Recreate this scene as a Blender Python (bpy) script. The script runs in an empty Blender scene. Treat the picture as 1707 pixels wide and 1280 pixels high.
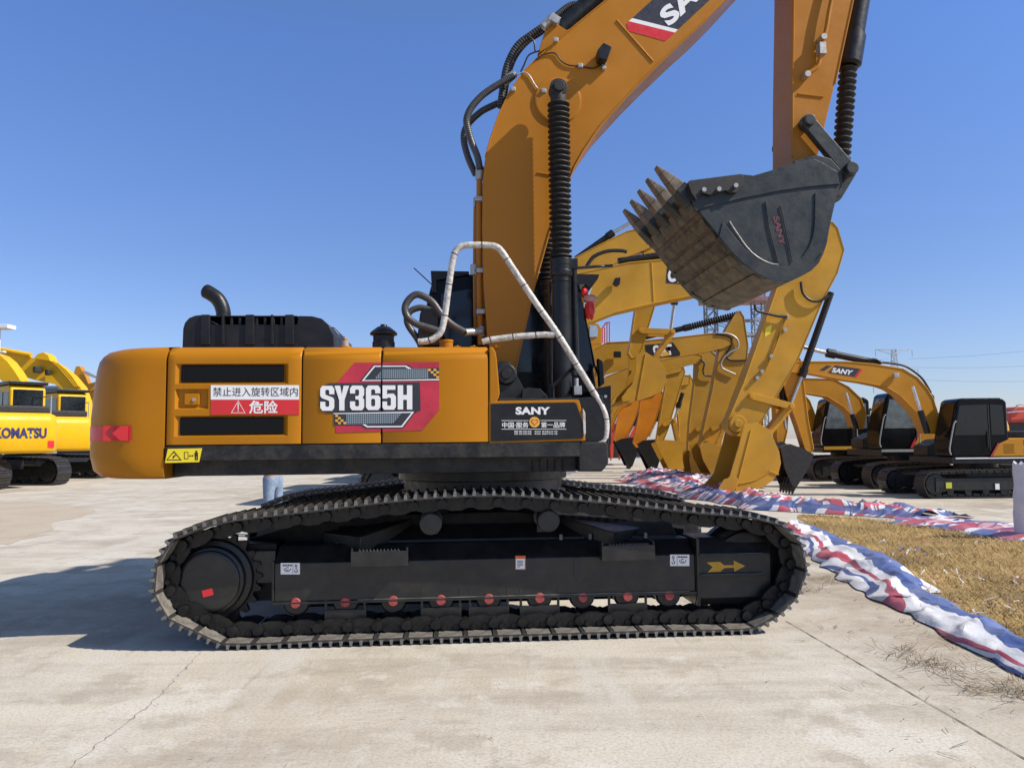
import bpy, bmesh, math, random
from math import radians, sin, cos, pi, atan, atan2, sqrt, hypot
from mathutils import Vector, Matrix, noise
random.seed(7)
SC = bpy.context.scene
COL = SC.collection

# ------------------------------------------------------------------ camera, sky, sun, exposure
F, CH = 1300.0, 1.475
CAM = Matrix.Translation((0, 0, CH)) @ Matrix.Rotation(radians(90) + atan(95 / F), 4, 'X') @ Matrix.Rotation(-.0102, 4, 'Z')
cd = bpy.data.cameras.new('camera'); cam = bpy.data.objects.new('camera', cd); COL.objects.link(cam)
cam.matrix_world = CAM; cd.sensor_fit = 'HORIZONTAL'; cd.sensor_width = 36; cd.lens = 36 * F / 1707
cd.clip_start = .05; cd.clip_end = 4000
SC.camera = cam
SUN_EL, SUN_AZ = radians(43), radians(4.5 - 20)
SDIR = Vector((cos(SUN_EL) * cos(SUN_AZ), cos(SUN_EL) * sin(SUN_AZ), sin(SUN_EL)))
w = bpy.data.worlds.new('World'); SC.world = w; w.use_nodes = True
nt = w.node_tree; bg = nt.nodes['Background']
sky = nt.nodes.new('ShaderNodeTexSky'); sky.sky_type = 'NISHITA'; sky.sun_disc = False
sky.sun_elevation = SUN_EL; sky.sun_rotation = radians(90) - SUN_AZ
sky.air_density = 1.0; sky.dust_density = .3; sky.ozone_density = 3.0
tint = nt.nodes.new('ShaderNodeMix'); tint.data_type = 'RGBA'; tint.blend_type = 'MULTIPLY'; tint.inputs[0].default_value = 1
nt.links.new(sky.outputs[0], tint.inputs[6]); tint.inputs[7].default_value = (.74, .93, 1.34, 1)
gn = nt.nodes.new('ShaderNodeTexCoord'); gs = nt.nodes.new('ShaderNodeSeparateXYZ'); gr = nt.nodes.new('ShaderNodeValToRGB'); nt.links.new(gn.outputs['Generated'], gs.inputs[0]); nt.links.new(gs.outputs[2], gr.inputs[0])
for i, (ps, c) in enumerate(((0, (.97, .77, .67)), (.22, (.92, .81, .74)), (.46, (.99, .97, .95)), (.75, (1.5, 1.12, .62)))):
    e = gr.color_ramp.elements[i] if i < 2 else gr.color_ramp.elements.new(ps)
    e.position = ps; e.color = (*c, 1)
tin2 = nt.nodes.new('ShaderNodeMix'); tin2.data_type = 'RGBA'; tin2.blend_type = 'MULTIPLY'; tin2.inputs[0].default_value = 1
nt.links.new(tint.outputs[2], tin2.inputs[6]); nt.links.new(gr.outputs[0], tin2.inputs[7])
nt.links.new(tin2.outputs[2], bg.inputs[0]); bg.inputs[1].default_value = .12
sl = bpy.data.lights.new('sun', 'SUN'); sl.energy = 4.9; sl.angle = radians(.55); sl.color = (1, .92, .80)
so = bpy.data.objects.new('sun', sl); COL.objects.link(so); so.rotation_euler = SDIR.to_track_quat('Z', 'Y').to_euler()
SC.view_settings.view_transform = 'Standard'; SC.view_settings.look = 'None'
SC.view_settings.gamma = 1; SC.view_settings.exposure = .30

# ------------------------------------------------------------------ helpers
CAM3 = CAM.to_3x3()
def ray(px, py): return CAM3 @ Vector(((px - 853.5) / F, -(py - 640) / F, -1))
def G(px, py, z=0):                                   # pixel -> point on the ground
    d = ray(px, py); t = (z - CH) / d.z; return Vector((d.x * t, d.y * t, z))
def W(px, py, Y):                                     # pixel -> point at depth Y
    d = ray(px, py); t = Y / d.y; return Vector((d.x * t, Y, CH + d.z * t))
def frame(loc, yaw):
    M = Matrix.Translation(loc) @ Matrix.Rotation(radians(yaw), 4, 'Z'); I = M.inverted(); I3 = I.to_3x3(); o = I @ Vector((0, 0, CH))
    def P(px, py, y):
        d = I3 @ ray(px, py); return o + d * ((y - o.y) / d.y)
    return P

class MB:
    def __init__(s): s.v = []; s.f = []; s.mi = []; s.m = 0
    def add(s, vs, fs):
        n = len(s.v); s.v += [tuple(v) for v in vs]
        for f in fs: s.f.append([i + n for i in f]); s.mi.append(s.m)
        return s
    def mat(s, i): s.m = i; return s
    def box(s, x0, x1, y0, y1, z0, z1):
        return s.add([(x, y, z) for z in (z0, z1) for y in (y0, y1) for x in (x0, x1)],
                     [(0, 2, 3, 1), (4, 5, 7, 6), (0, 1, 5, 4), (2, 6, 7, 3), (0, 4, 6, 2), (1, 3, 7, 5)])
    def obox(s, M, sx, sy, sz):
        c = [M @ Vector((x * sx, y * sy, z * sz)) for z in (-.5, .5) for y in (-.5, .5) for x in (-.5, .5)]
        return s.add(c, [(0, 2, 3, 1), (4, 5, 7, 6), (0, 1, 5, 4), (2, 6, 7, 3), (0, 4, 6, 2), (1, 3, 7, 5)])
    def loft(s, A, B):                                # two matching closed 3D loops, capped
        n = len(A)
        return s.add(list(A) + list(B), [list(range(n)), list(range(2 * n - 1, n - 1, -1))] +
                     [((i + 1) % n, i, n + i, n + (i + 1) % n) for i in range(n)])
    def prism(s, poly, y0, y1):                       # poly of (x,z)
        a = sum(poly[i][0] * poly[(i + 1) % len(poly)][1] - poly[(i + 1) % len(poly)][0] * poly[i][1] for i in range(len(poly)))
        if a < 0: poly = poly[::-1]
        return s.loft([(p[0], y0, p[1]) for p in poly], [(p[0], y1, p[1]) for p in poly])
    def prismx(s, poly, x0, x1):                      # poly of (y,z)
        a = sum(poly[i][0] * poly[(i + 1) % len(poly)][1] - poly[(i + 1) % len(poly)][0] * poly[i][1] for i in range(len(poly)))
        if a > 0: poly = poly[::-1]
        return s.loft([(x0, p[0], p[1]) for p in poly], [(x1, p[0], p[1]) for p in poly])
    def tube(s, path, r, n=10, caps=True):
        path = [Vector(p) for p in path]; N = len(path); rs = r if isinstance(r, (list, tuple)) else [r] * N
        T = [(path[min(i + 1, N - 1)] - path[max(i - 1, 0)]).normalized() for i in range(N)]
        u = T[0].orthogonal().normalized(); vs = []
        for i in range(N):
            u = (u - T[i] * u.dot(T[i])).normalized(); v = T[i].cross(u)
            vs += [path[i] + (u * cos(2 * pi * k / n) + v * sin(2 * pi * k / n)) * rs[i] for k in range(n)]
        fs = [(i * n + k, i * n + (k + 1) % n, (i + 1) * n + (k + 1) % n, (i + 1) * n + k) for i in range(N - 1) for k in range(n)]
        if caps: fs += [list(range(n - 1, -1, -1)), list(range((N - 1) * n, N * n))]
        return s.add(vs, fs)
    def cyl(s, a, b, r, n=24, r1=None): return s.tube([a, b], [r, r if r1 is None else r1], n)
    def lathe(s, a, b, prof, n=32):                   # prof of (t along a->b, radius)
        a = Vector(a); d = (Vector(b) - a); L = d.length; d.normalize(); u = d.orthogonal().normalized(); v = d.cross(u); vs = []
        for t, r in prof: vs += [a + d * (t * L) + (u * cos(2 * pi * k / n) + v * sin(2 * pi * k / n)) * r for k in range(n)]
        N = len(prof)
        return s.add(vs, [(i * n + k, i * n + (k + 1) % n, (i + 1) * n + (k + 1) % n, (i + 1) * n + k) for i in range(N - 1) for k in range(n)]
                     + [list(range(n - 1, -1, -1)), list(range((N - 1) * n, N * n))])
    def split(s):
        p = list(range(len(s.v)))
        def root(a):
            while p[a] != a: p[a] = p[p[a]]; a = p[a]
            return a
        for f in s.f:
            for i in f[1:]: p[root(i)] = root(f[0])
        G_ = {}
        for f, m in zip(s.f, s.mi): G_.setdefault(root(f[0]), []).append((f, m))
        out = []
        for fs in G_.values():
            q = MB(); idx = {}
            for f, m in fs:
                for i in f:
                    if i not in idx: idx[i] = len(q.v); q.v.append(s.v[i])
                q.f.append([idx[i] for i in f]); q.mi.append(m)
            out.append(q)
        return out
    def build(s, name, mats, parent=None, bevel=0, smooth=35, seg=2, whole=False):
        if name in SPLIT and parent and not whole:
            return [q.build(name, mats, parent, bevel, smooth, seg, True) for q in s.split()][0]
        me = bpy.data.meshes.new(name); me.from_pydata(s.v, [], s.f)
        for m in (mats if isinstance(mats, (list, tuple)) else [mats]): me.materials.append(m)
        for p, i in zip(me.polygons, s.mi): p.material_index = i
        bm = bmesh.new(); bm.from_mesh(me)
        bmesh.ops.recalc_face_normals(bm, faces=bm.faces)
        if bevel:
            es = [e for e in bm.edges if len(e.link_faces) == 2 and e.calc_face_angle(0) > radians(28)]
            bmesh.ops.bevel(bm, geom=es, offset=bevel, segments=seg, affect='EDGES', profile=.5, clamp_overlap=True)
        bm.to_mesh(me); bm.free()
        if smooth:
            for p in me.polygons: p.use_smooth = True
            me.set_sharp_from_angle(angle=radians(smooth))
        o = link(name, me, parent)
        if bevel and smooth: wn = o.modifiers.new('normals', 'WEIGHTED_NORMAL'); wn.keep_sharp = True; wn.weight = 100
        return o
SPLIT = set('check_print hose_coupling lamp_head boom_bracket heel_shroud side_cutter wear_plate mesh_print white_frame dark_border side_rib bucket_ear cylinder_bracket hold_down_plate hose_clip pipe_fitting pipe_clamp track_roller air_grille rain_visor deck_step cab_window stabiliser_leg reflector side_plate weld_seam rule_line hydraulic_pipe crawler_track_pair lifting_eye'.split())
def link(name, me, parent=None):
    o = bpy.data.objects.new(name, me); COL.objects.link(o)
    if parent: o.parent = parent
    return o
def tag(o, label=None, cat=None, group=None, kind=None):
    for k, v in (('label', label), ('category', cat), ('group', group), ('kind', kind)):
        if v: o[k] = v
    return o
def empty(name, loc, yaw=0, **k):
    o = link(name, None); o.location = loc; o.rotation_euler = (0, 0, radians(yaw)); o.empty_display_size = .3
    return tag(o, **k)
def smoothpath(pts, k=6, closed=False):
    pts = [Vector(p) for p in pts]; n = len(pts); out = []
    for i in range(n if closed else n - 1):
        g = (lambda j: pts[j % n]) if closed else (lambda j: pts[min(max(j, 0), n - 1)])
        a, b, c, d = g(i - 1), g(i), g(i + 1), g(i + 2)
        for q in range(k):
            t = q / k
            out.append(.5 * ((2 * b) + (c - a) * t + (2 * a - 5 * b + 4 * c - d) * t * t + (3 * b - a - 3 * c + d) * t ** 3))
    if not closed: out.append(pts[-1])
    return out
def resample(pts, N, closed=False):
    p = pts + ([pts[0]] if closed else []); L = [0]
    for i in range(1, len(p)): L.append(L[-1] + (p[i] - p[i - 1]).length)
    out = []; j = 0
    for q in range(N):
        t = L[-1] * q / (N if closed else N - 1)
        while j < len(p) - 2 and L[j + 1] < t: j += 1
        out.append(p[j].lerp(p[j + 1], (t - L[j]) / max(L[j + 1] - L[j], 1e-9)))
    return out, L[-1]
def capsule(a, b, r0, r1=None, n=8):                  # flat bar with round ends, (x,z)
    r1 = r1 or r0; an = atan2(b[1] - a[1], b[0] - a[0]); P = []
    for i in range(n + 1): t = an + pi / 2 + pi * i / n; P.append((a[0] + r0 * cos(t), a[1] + r0 * sin(t)))
    for i in range(n + 1): t = an - pi / 2 + pi * i / n; P.append((b[0] + r1 * cos(t), b[1] + r1 * sin(t)))
    return P
def circ(c, r, n=24): return [(c[0] + r * cos(2 * pi * i / n), c[1] + r * sin(2 * pi * i / n)) for i in range(n)]
def text(body, corners, name, m, parent, bold=0.0, shear=0, gap=None, space=1.0):
    """flat lettering mapped onto four 3D corners BL, BR, TR, TL"""
    c = bpy.data.curves.new('letters', 'FONT'); c.body = body; c.offset = bold; c.dimensions = '2D'; c.space_character = space
    c.shear = shear; c.resolution_u = 4
    o = bpy.data.objects.new('letters', c); COL.objects.link(o)
    me = bpy.data.meshes.new_from_object(o.evaluated_get(bpy.context.evaluated_depsgraph_get()))
    bpy.data.objects.remove(o); bpy.data.curves.remove(c)
    xs = [v.co.x for v in me.vertices]; ys = [v.co.y for v in me.vertices]
    x0, x1, y0, y1 = min(xs), max(xs), min(ys), max(ys); A, B, C, D = [Vector(q) for q in corners]
    for v in me.vertices:
        u = (v.co.x - x0) / (x1 - x0); t = (v.co.y - y0) / (y1 - y0)
        v.co = A.lerp(B, u).lerp(D.lerp(C, u), t)
    me.materials.clear(); me.materials.append(m); me.name = name
    if gap: cutgap(me, *gap)
    return link(name, me, parent)
def cutgap(me, x0, x1):
    bm = bmesh.new(); bm.from_mesh(me)
    for x in (x0, x1):
        bmesh.ops.bisect_plane(bm, geom=bm.verts[:] + bm.edges[:] + bm.faces[:], plane_co=(x, 0, 0), plane_no=(1, 0, 0))
    bmesh.ops.delete(bm, geom=[f for f in bm.faces if x0 < f.calc_center_median().x < x1], context='FACES')
    bm.to_mesh(me); bm.free()
# ------------------------------------------------------------------ materials
def nodes(name):
    m = bpy.data.materials.new(name); m.use_nodes = True; t = m.node_tree; return m, t, t.nodes['Principled BSDF']
def N(t, kind, **k):
    n = t.nodes.new('ShaderNode' + kind)
    for a, b in k.items():
        if hasattr(n, a): setattr(n, a, b)
        else: n.inputs[a].default_value = b
    return n
def ramp(t, fac, stops, const=False):
    r = t.nodes.new('ShaderNodeValToRGB'); e = r.color_ramp.elements
    while len(e) < len(stops): e.new(.5)
    for i, (p, c) in enumerate(stops): e[i].position = p; e[i].color = (*c, 1) if hasattr(c, '__len__') else (c, c, c, 1)
    if const: r.color_ramp.interpolation = 'CONSTANT'
    t.links.new(fac, r.inputs[0]); return r.outputs[0]
def noisef(t, scale, detail=5, rough=.55, vec=None, coord='Object', stretch=None, rot=0):
    tc = t.nodes.new('ShaderNodeTexCoord'); v = vec or tc.outputs[coord]
    if stretch:
        mp = t.nodes.new('ShaderNodeMapping'); mp.inputs['Scale'].default_value = stretch; mp.inputs['Rotation'].default_value = (0, 0, rot)
        t.links.new(v, mp.inputs[0]); v = mp.outputs[0]
    n = N(t, 'TexNoise', Scale=scale, Detail=detail, Roughness=rough); t.links.new(v, n.inputs['Vector']); return n.outputs[0]
def mix(t, f, a, b, mode='MIX'):
    n = t.nodes.new('ShaderNodeMix'); n.data_type = 'RGBA'; n.blend_type = mode
    for s, x in ((n.inputs[0], f), (n.inputs[6], a), (n.inputs[7], b)):
        if hasattr(x, 'is_linked') or hasattr(x, 'links'): t.links.new(x, s)
        elif hasattr(x, '__len__'): s.default_value = (*x, 1)[:4]
        else: s.default_value = x
    return n.outputs[2]
def mat(name, c, rough=.45, metal=0, var=.15, scale=3, bump=0, bscale=60, dust=0, dustc=(.33, .28, .21), coat=0, spec=.5):
    m, t, p = nodes(name); L = t.links.new
    n = noisef(t, scale); d = tuple(x * (1 - var) for x in c); b = tuple(min(1, x * (1 + var * .6)) for x in c)
    col = ramp(t, n, [(.3, d), (.7, b)])
    if dust:
        dn = noisef(t, scale * 1.7, 8, .7); col = mix(t, ramp(t, dn, [(.42, 0), (.75, dust)]), col, dustc)
    L(col, p.inputs['Base Color'])
    L(ramp(t, noisef(t, scale * 4, 6, .65), [(.3, max(.03, rough - .1)), (.7, min(1, rough + .12))]), p.inputs['Roughness'])
    p.inputs['Metallic'].default_value = metal; p.inputs['Coat Weight'].default_value = coat; p.inputs['Coat Roughness'].default_value = .12
    p.inputs['Specular IOR Level'].default_value = spec
    if bump:
        bn = N(t, 'Bump', Strength=bump, Distance=.01); L(noisef(t, bscale, 4), bn.inputs['Height']); L(bn.outputs[0], p.inputs['Normal'])
    return m
M = {}
M['sany'] = mat('ochre_paint', (.415, .162, .007), .36, var=.07, scale=1.3, spec=.14, dust=.03, bump=.05, bscale=12)
M['boompaint'] = mat('ochre_boom_paint', (.41, .162, .012), .38, var=.09, scale=1.1, spec=.2, dust=.05, bump=.05, bscale=14)
M['cat'] = mat('chrome_yellow_paint', (.53, .275, .026), .42, var=.18, scale=1.2, spec=.22, dust=.12)
M['cat2'] = mat('deep_yellow_paint', (.46, .24, .024), .45, var=.16, scale=1.2, spec=.22, dust=.14)
M['orange'] = mat('orange_paint', (.60, .20, .008), .45, var=.15, scale=1.5, spec=.22, dust=.12)
M['komatsu'] = mat('lemon_paint', (.76, .42, .006), .40, spec=.25, var=.08, scale=1.2, dust=.08)
M['bsany'] = mat('tan_yellow_paint', (.50, .22, .014), .42, var=.14, scale=1.2, spec=.22, dust=.10)
M['black'] = mat('black_paint', (.010, .011, .013), .38, var=.3, scale=5, dust=.03, spec=.35)
M['cabblack'] = mat('gloss_cab_black', (.006, .0065, .0075), .2, var=.3, scale=5, spec=.16)
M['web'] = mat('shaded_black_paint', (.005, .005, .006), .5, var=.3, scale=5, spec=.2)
M['frame'] = mat('undercarriage_black', (.013, .0132, .0135), .38, var=.35, scale=4, dust=.06, bump=.1, bscale=25)
M['matte'] = mat('matte_black_rubber', (.010, .010, .011), .62, var=.3, scale=8, dust=.06, bump=.1)
M['shoe'] = mat('track_steel', (.040, .040, .041), .42, metal=.3, var=.4, scale=8, dust=.2, dustc=(.22, .19, .15), bump=.2, bscale=40)
M['shoe_edge'] = mat('worn_glint_edge', (.20, .197, .19), .42, metal=.5, var=.4, scale=12, dust=.3)  # worn steel, lightened to paint the glint on grouser ends
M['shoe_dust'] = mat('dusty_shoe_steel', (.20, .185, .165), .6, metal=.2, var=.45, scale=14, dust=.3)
M['tip'] = mat('worn_lit_grouser_tip', (.15, .145, .135), .42, metal=.4, var=.4, scale=12, dust=.2)  # worn tip, lightened to paint the sunlit grouser top
M['lip'] = mat('scuffed_and_lit_lip', (.16, .16, .15), .45, var=.6, scale=9)  # scuffed lip tone, also used to paint lit rib tops
M['link'] = mat('track_link_black', (.007, .007, .008), .4, metal=.1, var=.5, scale=10, dust=.06, spec=.4)
M['bucket'] = mat('slate_bucket_paint', (.026, .033, .035), .42, var=.25, scale=2.5, dust=.08, spec=.35, bump=.15, bscale=20)
M['wear'] = mat('soiled_bucket_steel', (.085, .066, .042), .6, metal=.1, var=.65, scale=5, dust=.9, dustc=(.27, .195, .10), bump=.4, bscale=18)
M['tooth'] = mat('muddy_tooth_steel', (.17, .13, .09), .6, metal=.2, var=.5, scale=9, dust=.4, bump=.3)
M['steel'] = mat('bright_steel', (.62, .62, .62), .28, metal=.9, var=.2, scale=12)
M['zinc'] = mat('zinc_plate', (.42, .42, .40), .45, metal=.5, var=.25, scale=30)
M['glass'] = mat('dark_glass', (.006, .009, .012), .08, var=.1, scale=2, spec=.5)
M['glasslit'] = mat('daylit_pane_glass', (.10, .125, .13), .10, var=.5, scale=5, spec=.8)  # daylight through the panes painted into the glass colour
M['red'] = mat('red_vinyl', (.62, .025, .03), .35, var=.06, scale=6)
M['crimson'] = mat('crimson_vinyl', (.50, .03, .055), .3, var=.25, scale=5)
M['redpaint'] = mat('red_machine_paint', (.60, .055, .025), .45, var=.2, scale=2, dust=.15)
M['redcap'] = mat('red_roller_cap', (.36, .05, .05), .55, var=.35, scale=30, dust=.25)
M['white'] = mat('white_vinyl', (.80, .80, .79), .4, var=.03, scale=9)
M['ink'] = mat('black_print', (.015, .015, .018), .4, var=.1)
M['navyprint'] = mat('charcoal_print', (.035, .035, .045), .35, var=.2, scale=8)
M['yellowsign'] = mat('yellow_vinyl', (.85, .66, .02), .4, var=.05, scale=9)
M['gold'] = mat('gold_print', (.72, .40, .05), .4, var=.1, scale=9)
M['orangeprint'] = mat('amber_print', (.60, .32, .02), .45, var=.2, scale=12)
M['navyink'] = mat('navy_print', (.03, .03, .12), .4, var=.1)
M['wrap'] = mat('white_film_wrap', (.52, .50, .46), .42, var=.45, scale=26, dust=.3, dustc=(.42, .37, .30), bump=.6, bscale=45)
M['hose_ring'] = mat('grey_hose_spiral', (.075, .075, .075), .4, var=.2, scale=20)
M['hose'] = mat('black_hose', (.014, .014, .015), .42, var=.3, scale=20, bump=.3, bscale=90)
M['denim'] = mat('pale_denim', (.20, .27, .38), .85, var=.25, scale=18, bump=.4, bscale=90)
M['skin'] = mat('skin', (.45, .28, .20), .55, var=.08)
M['shirt'] = mat('grey_cotton', (.42, .42, .42), .85, var=.12, scale=10)
M['hair'] = mat('black_hair', (.012, .010, .009), .5)
M['sole'] = mat('white_trainer', (.6, .6, .58), .6)
M['bag'] = mat('red_plastic_bag', (.75, .03, .04), .3, var=.2, scale=12, spec=.6)
M['clearbag'] = mat('pinkish_plastic_film', (.62, .34, .32), .25, var=.2, scale=12)
M['sack'] = mat('white_woven_sack', (.70, .69, .74), .6, var=.12, scale=9, bump=.4, bscale=120)
M['girder'] = mat('grey_girder', (.22, .23, .25), .6, var=.2, scale=2, dust=.2)
M['girderred'] = mat('faded_red_girder', (.26, .13, .13), .6, var=.25, scale=2, dust=.2)
M['pylon'] = mat('hazed_pylon_steel', (.36, .42, .50), .6, var=.1)  # distance haze painted into the steel as a bluish tone
M['cable'] = mat('hazed_cable_grey', (.34, .42, .54), .6, var=.05)  # same haze painted into the cable colour
M['roof'] = mat('dark_roof_sheet', (.05, .055, .065), .5, var=.15)
M['hallwall'] = mat('pale_hall_wall', (.45, .45, .43), .7, var=.1)
M['whitepaint'] = mat('white_paint', (.75, .76, .78), .5, var=.06)
M['twig'] = mat('dry_stalk', (.20, .145, .075), .8, var=.4, scale=30)
M['straw'] = mat('dry_straw', (.47, .32, .12), .8, var=.55, scale=.9)
M['deckblack'] = mat('scuffed_black_paint', (.012, .013, .015), .42, var=.3, scale=5, dust=.16, spec=.35)

def grid_mat(name, base, line, sx, th):               # fine printed / punched grid in the x-z plane
    m, t, p = nodes(name); tc = t.nodes.new('ShaderNodeTexCoord'); s = t.nodes.new('ShaderNodeSeparateXYZ'); t.links.new(tc.outputs['Object'], s.inputs[0]); r = []
    for i in (0, 2):
        a = N(t, 'Math', operation='MULTIPLY'); t.links.new(s.outputs[i], a.inputs[0]); a.inputs[1].default_value = sx
        b = N(t, 'Math', operation='FRACT'); t.links.new(a.outputs[0], b.inputs[0])
        c = N(t, 'Math', operation='LESS_THAN'); t.links.new(b.outputs[0], c.inputs[0]); c.inputs[1].default_value = th; r.append(c)
    q = N(t, 'Math', operation='MAXIMUM'); t.links.new(r[0].outputs[0], q.inputs[0]); t.links.new(r[1].outputs[0], q.inputs[1])
    t.links.new(mix(t, q.outputs[0], base, line), p.inputs['Base Color']); p.inputs['Roughness'].default_value = .45; return m
M['meshprint'] = grid_mat('printed_mesh', (.05, .065, .08), (.30, .38, .42), 62, .2)
M['grille'] = grid_mat('punched_grille', (.002, .002, .002), (.012, .012, .013), 70, .40); M['grille'].node_tree.nodes['Principled BSDF'].inputs['Specular IOR Level'].default_value = .12

def tarp_mat(name, su, sv, plaid):
    m, t, p = nodes(name); uv = t.nodes.new('ShaderNodeUVMap'); s = t.nodes.new('ShaderNodeSeparateXYZ'); t.links.new(uv.outputs[0], s.inputs[0])
    B, Wt, R = (.075, .115, .30), (.74, .74, .77), (.46, .075, .11); out = []
    for i, sc in ((0, su), (1, sv)):
        a = N(t, 'Math', operation='MULTIPLY'); t.links.new(s.outputs[i], a.inputs[0]); a.inputs[1].default_value = sc
        b = N(t, 'Math', operation='FRACT'); t.links.new(a.outputs[0], b.inputs[0]); out.append(b.outputs[0])
    stops = [(0, B), (.26, Wt), (.37, R), (.61, Wt), (.70, B), (.74, Wt), (.80, R), (.86, Wt)]
    cu = ramp(t, out[0], stops, True); cv = ramp(t, out[1], [(0, Wt), (.3, B), (.5, Wt), (.66, R), (.9, Wt)], True)
    fv = ramp(t, out[1], [(0, 0.05), (.3, plaid), (.5, .05), (.66, plaid), (.9, .9 * plaid)], True)
    col = mix(t, fv, cu, cv)
    dn = noisef(t, 5, 7, .7); col = mix(t, ramp(t, dn, [(.45, 0), (.8, .35)]), col, (.40, .36, .32))
    t.links.new(col, p.inputs['Base Color']); p.inputs['Roughness'].default_value = .38
    bn = N(t, 'Bump', Strength=.35, Distance=.02); t.links.new(noisef(t, 14, 6, .6), bn.inputs['Height']); t.links.new(bn.outputs[0], p.inputs['Normal'])
    return m

def concrete():
    m, t, p = nodes('yard_concrete'); L = t.links.new
    base = ramp(t, noisef(t, .22, 8, .6), [(.36, (.36, .31, .245)), (.46, (.50, .45, .37)), (.56, (.57, .525, .45)), (.66, (.44, .39, .325))])
    st = noisef(t, 1.0, 9, .68, stretch=(.22, 1.5, 1), rot=radians(24))              # long sweep streaks
    c = mix(t, ramp(t, st, [(.48, 0), (.64, .6)]), base, (.30, .265, .22))
    st2 = noisef(t, .9, 8, .7, stretch=(1.8, .22, 1), rot=radians(-12))
    c = mix(t, ramp(t, st2, [(.50, 0), (.63, .8)]), c, (.54, .515, .465))
    br = noisef(t, 5, 8, .75); c = mix(t, ramp(t, br, [(.51, 0), (.66, .7)]), c, (.56, .53, .48))
    pt = noisef(t, .8, 6, .62); c = mix(t, ramp(t, pt, [(.57, 0), (.60, .65)]), c, (.60, .575, .52))   # pale dusty patches
    bl = noisef(t, 1.7, 7, .72); c = mix(t, ramp(t, bl, [(.53, 0), (.61, .6)]), c, (.36, .315, .255))
    fine = noisef(t, 55, 6, .75); c = mix(t, ramp(t, fine, [(.47, 0), (.70, .7)]), c, (.24, .205, .165))
    sk = noisef(t, 9, 3, .5, stretch=(1, .08, 1), rot=radians(35)); c = mix(t, ramp(t, sk, [(.64, 0), (.74, .22)]), c, (.19, .16, .125))  # scuffs
    gA, gB = (2.2, 6.44), (2.35, 3.72); gl_ = hypot(gB[0] - gA[0], gB[1] - gA[1]); nx, ny = -(gB[1] - gA[1]) / gl_, (gB[0] - gA[0]) / gl_     # earth walked onto the slab beside the straw
    tc = t.nodes.new('ShaderNodeTexCoord'); dt = N(t, 'VectorMath', operation='DOT_PRODUCT'); L(tc.outputs['Object'], dt.inputs[0]); dt.inputs[1].default_value = (nx, ny, 0)
    ad = N(t, 'MapRange'); L(dt.outputs['Value'], ad.inputs[0]); ad.inputs[1].default_value = nx * gA[0] + ny * gA[1] - .25; ad.inputs[2].default_value = nx * gA[0] + ny * gA[1] + .9
    md = N(t, 'Math', operation='MULTIPLY'); L(ad.outputs[0], md.inputs[0]); L(ramp(t, noisef(t, 1.3, 8, .72), [(.36, .15), (.58, .85)]), md.inputs[1])
    sy_ = t.nodes.new('ShaderNodeSeparateXYZ'); L(tc.outputs['Object'], sy_.inputs[0]); ym = N(t, 'MapRange'); L(sy_.outputs[1], ym.inputs[0]); ym.inputs[1].default_value = 14; ym.inputs[2].default_value = 10
    m2 = N(t, 'Math', operation='MULTIPLY'); L(md.outputs[0], m2.inputs[0]); L(ym.outputs[0], m2.inputs[1])
    c = mix(t, m2.outputs[0], c, (.315, .262, .20))
    for th, off, wd in ((radians(97), -1.55, .17), (radians(97), .55, .15), (radians(68), 2.4, .2), (radians(128), 6.5, .2), (radians(20), 1.1, .16)):   # faint tread prints
        tc = t.nodes.new('ShaderNodeTexCoord'); mp = t.nodes.new('ShaderNodeMapping'); mp.inputs['Rotation'].default_value = (0, 0, -th); L(tc.outputs['Object'], mp.inputs[0]); sp = t.nodes.new('ShaderNodeSeparateXYZ'); L(mp.outputs[0], sp.inputs[0])
        a = N(t, 'Math', operation='SUBTRACT'); L(sp.outputs[1], a.inputs[0]); a.inputs[1].default_value = off
        b = N(t, 'Math', operation='ABSOLUTE'); L(a.outputs[0], b.inputs[0]); k = N(t, 'Math', operation='LESS_THAN'); L(b.outputs[0], k.inputs[0]); k.inputs[1].default_value = wd
        wv = N(t, 'TexWave', Scale=5.5, Distortion=1.2, Detail=2); wv.bands_direction = 'DIAGONAL'; L(mp.outputs[0], wv.inputs['Vector'])
        q = N(t, 'Math', operation='MULTIPLY'); L(k.outputs[0], q.inputs[0]); L(ramp(t, wv.outputs[0], [(.55, 0), (.7, .5)]), q.inputs[1])
        q2 = N(t, 'Math', operation='MULTIPLY'); L(q.outputs[0], q2.inputs[0]); L(ramp(t, noisef(t, .9, 5, .7), [(.48, 0), (.66, .6)]), q2.inputs[1])
        c = mix(t, q2.outputs[0], c, (.60, .57, .51))
    L(c, p.inputs['Base Color']); p.inputs['Roughness'].default_value = .82; p.inputs['Specular IOR Level'].default_value = .25
    bn = N(t, 'Bump', Strength=.25, Distance=.012); L(noisef(t, 28, 7, .7), bn.inputs['Height']); L(bn.outputs[0], p.inputs['Normal'])
    return m
def soil(name, c0, c1, c2, scale):
    m, t, p = nodes(name)
    c = ramp(t, noisef(t, scale, 9, .7), [(.3, c0), (.5, c1), (.72, c2)])
    c = mix(t, ramp(t, noisef(t, scale * 26, 5, .8), [(.4, 0), (.8, .6)]), c, tuple(x * .55 for x in c0))
    t.links.new(c, p.inputs['Base Color']); p.inputs['Roughness'].default_value = .9
    bn = N(t, 'Bump', Strength=.6, Distance=.02); t.links.new(noisef(t, 30, 7, .7), bn.inputs['Height']); t.links.new(bn.outputs[0], p.inputs['Normal'])
    return m

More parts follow.
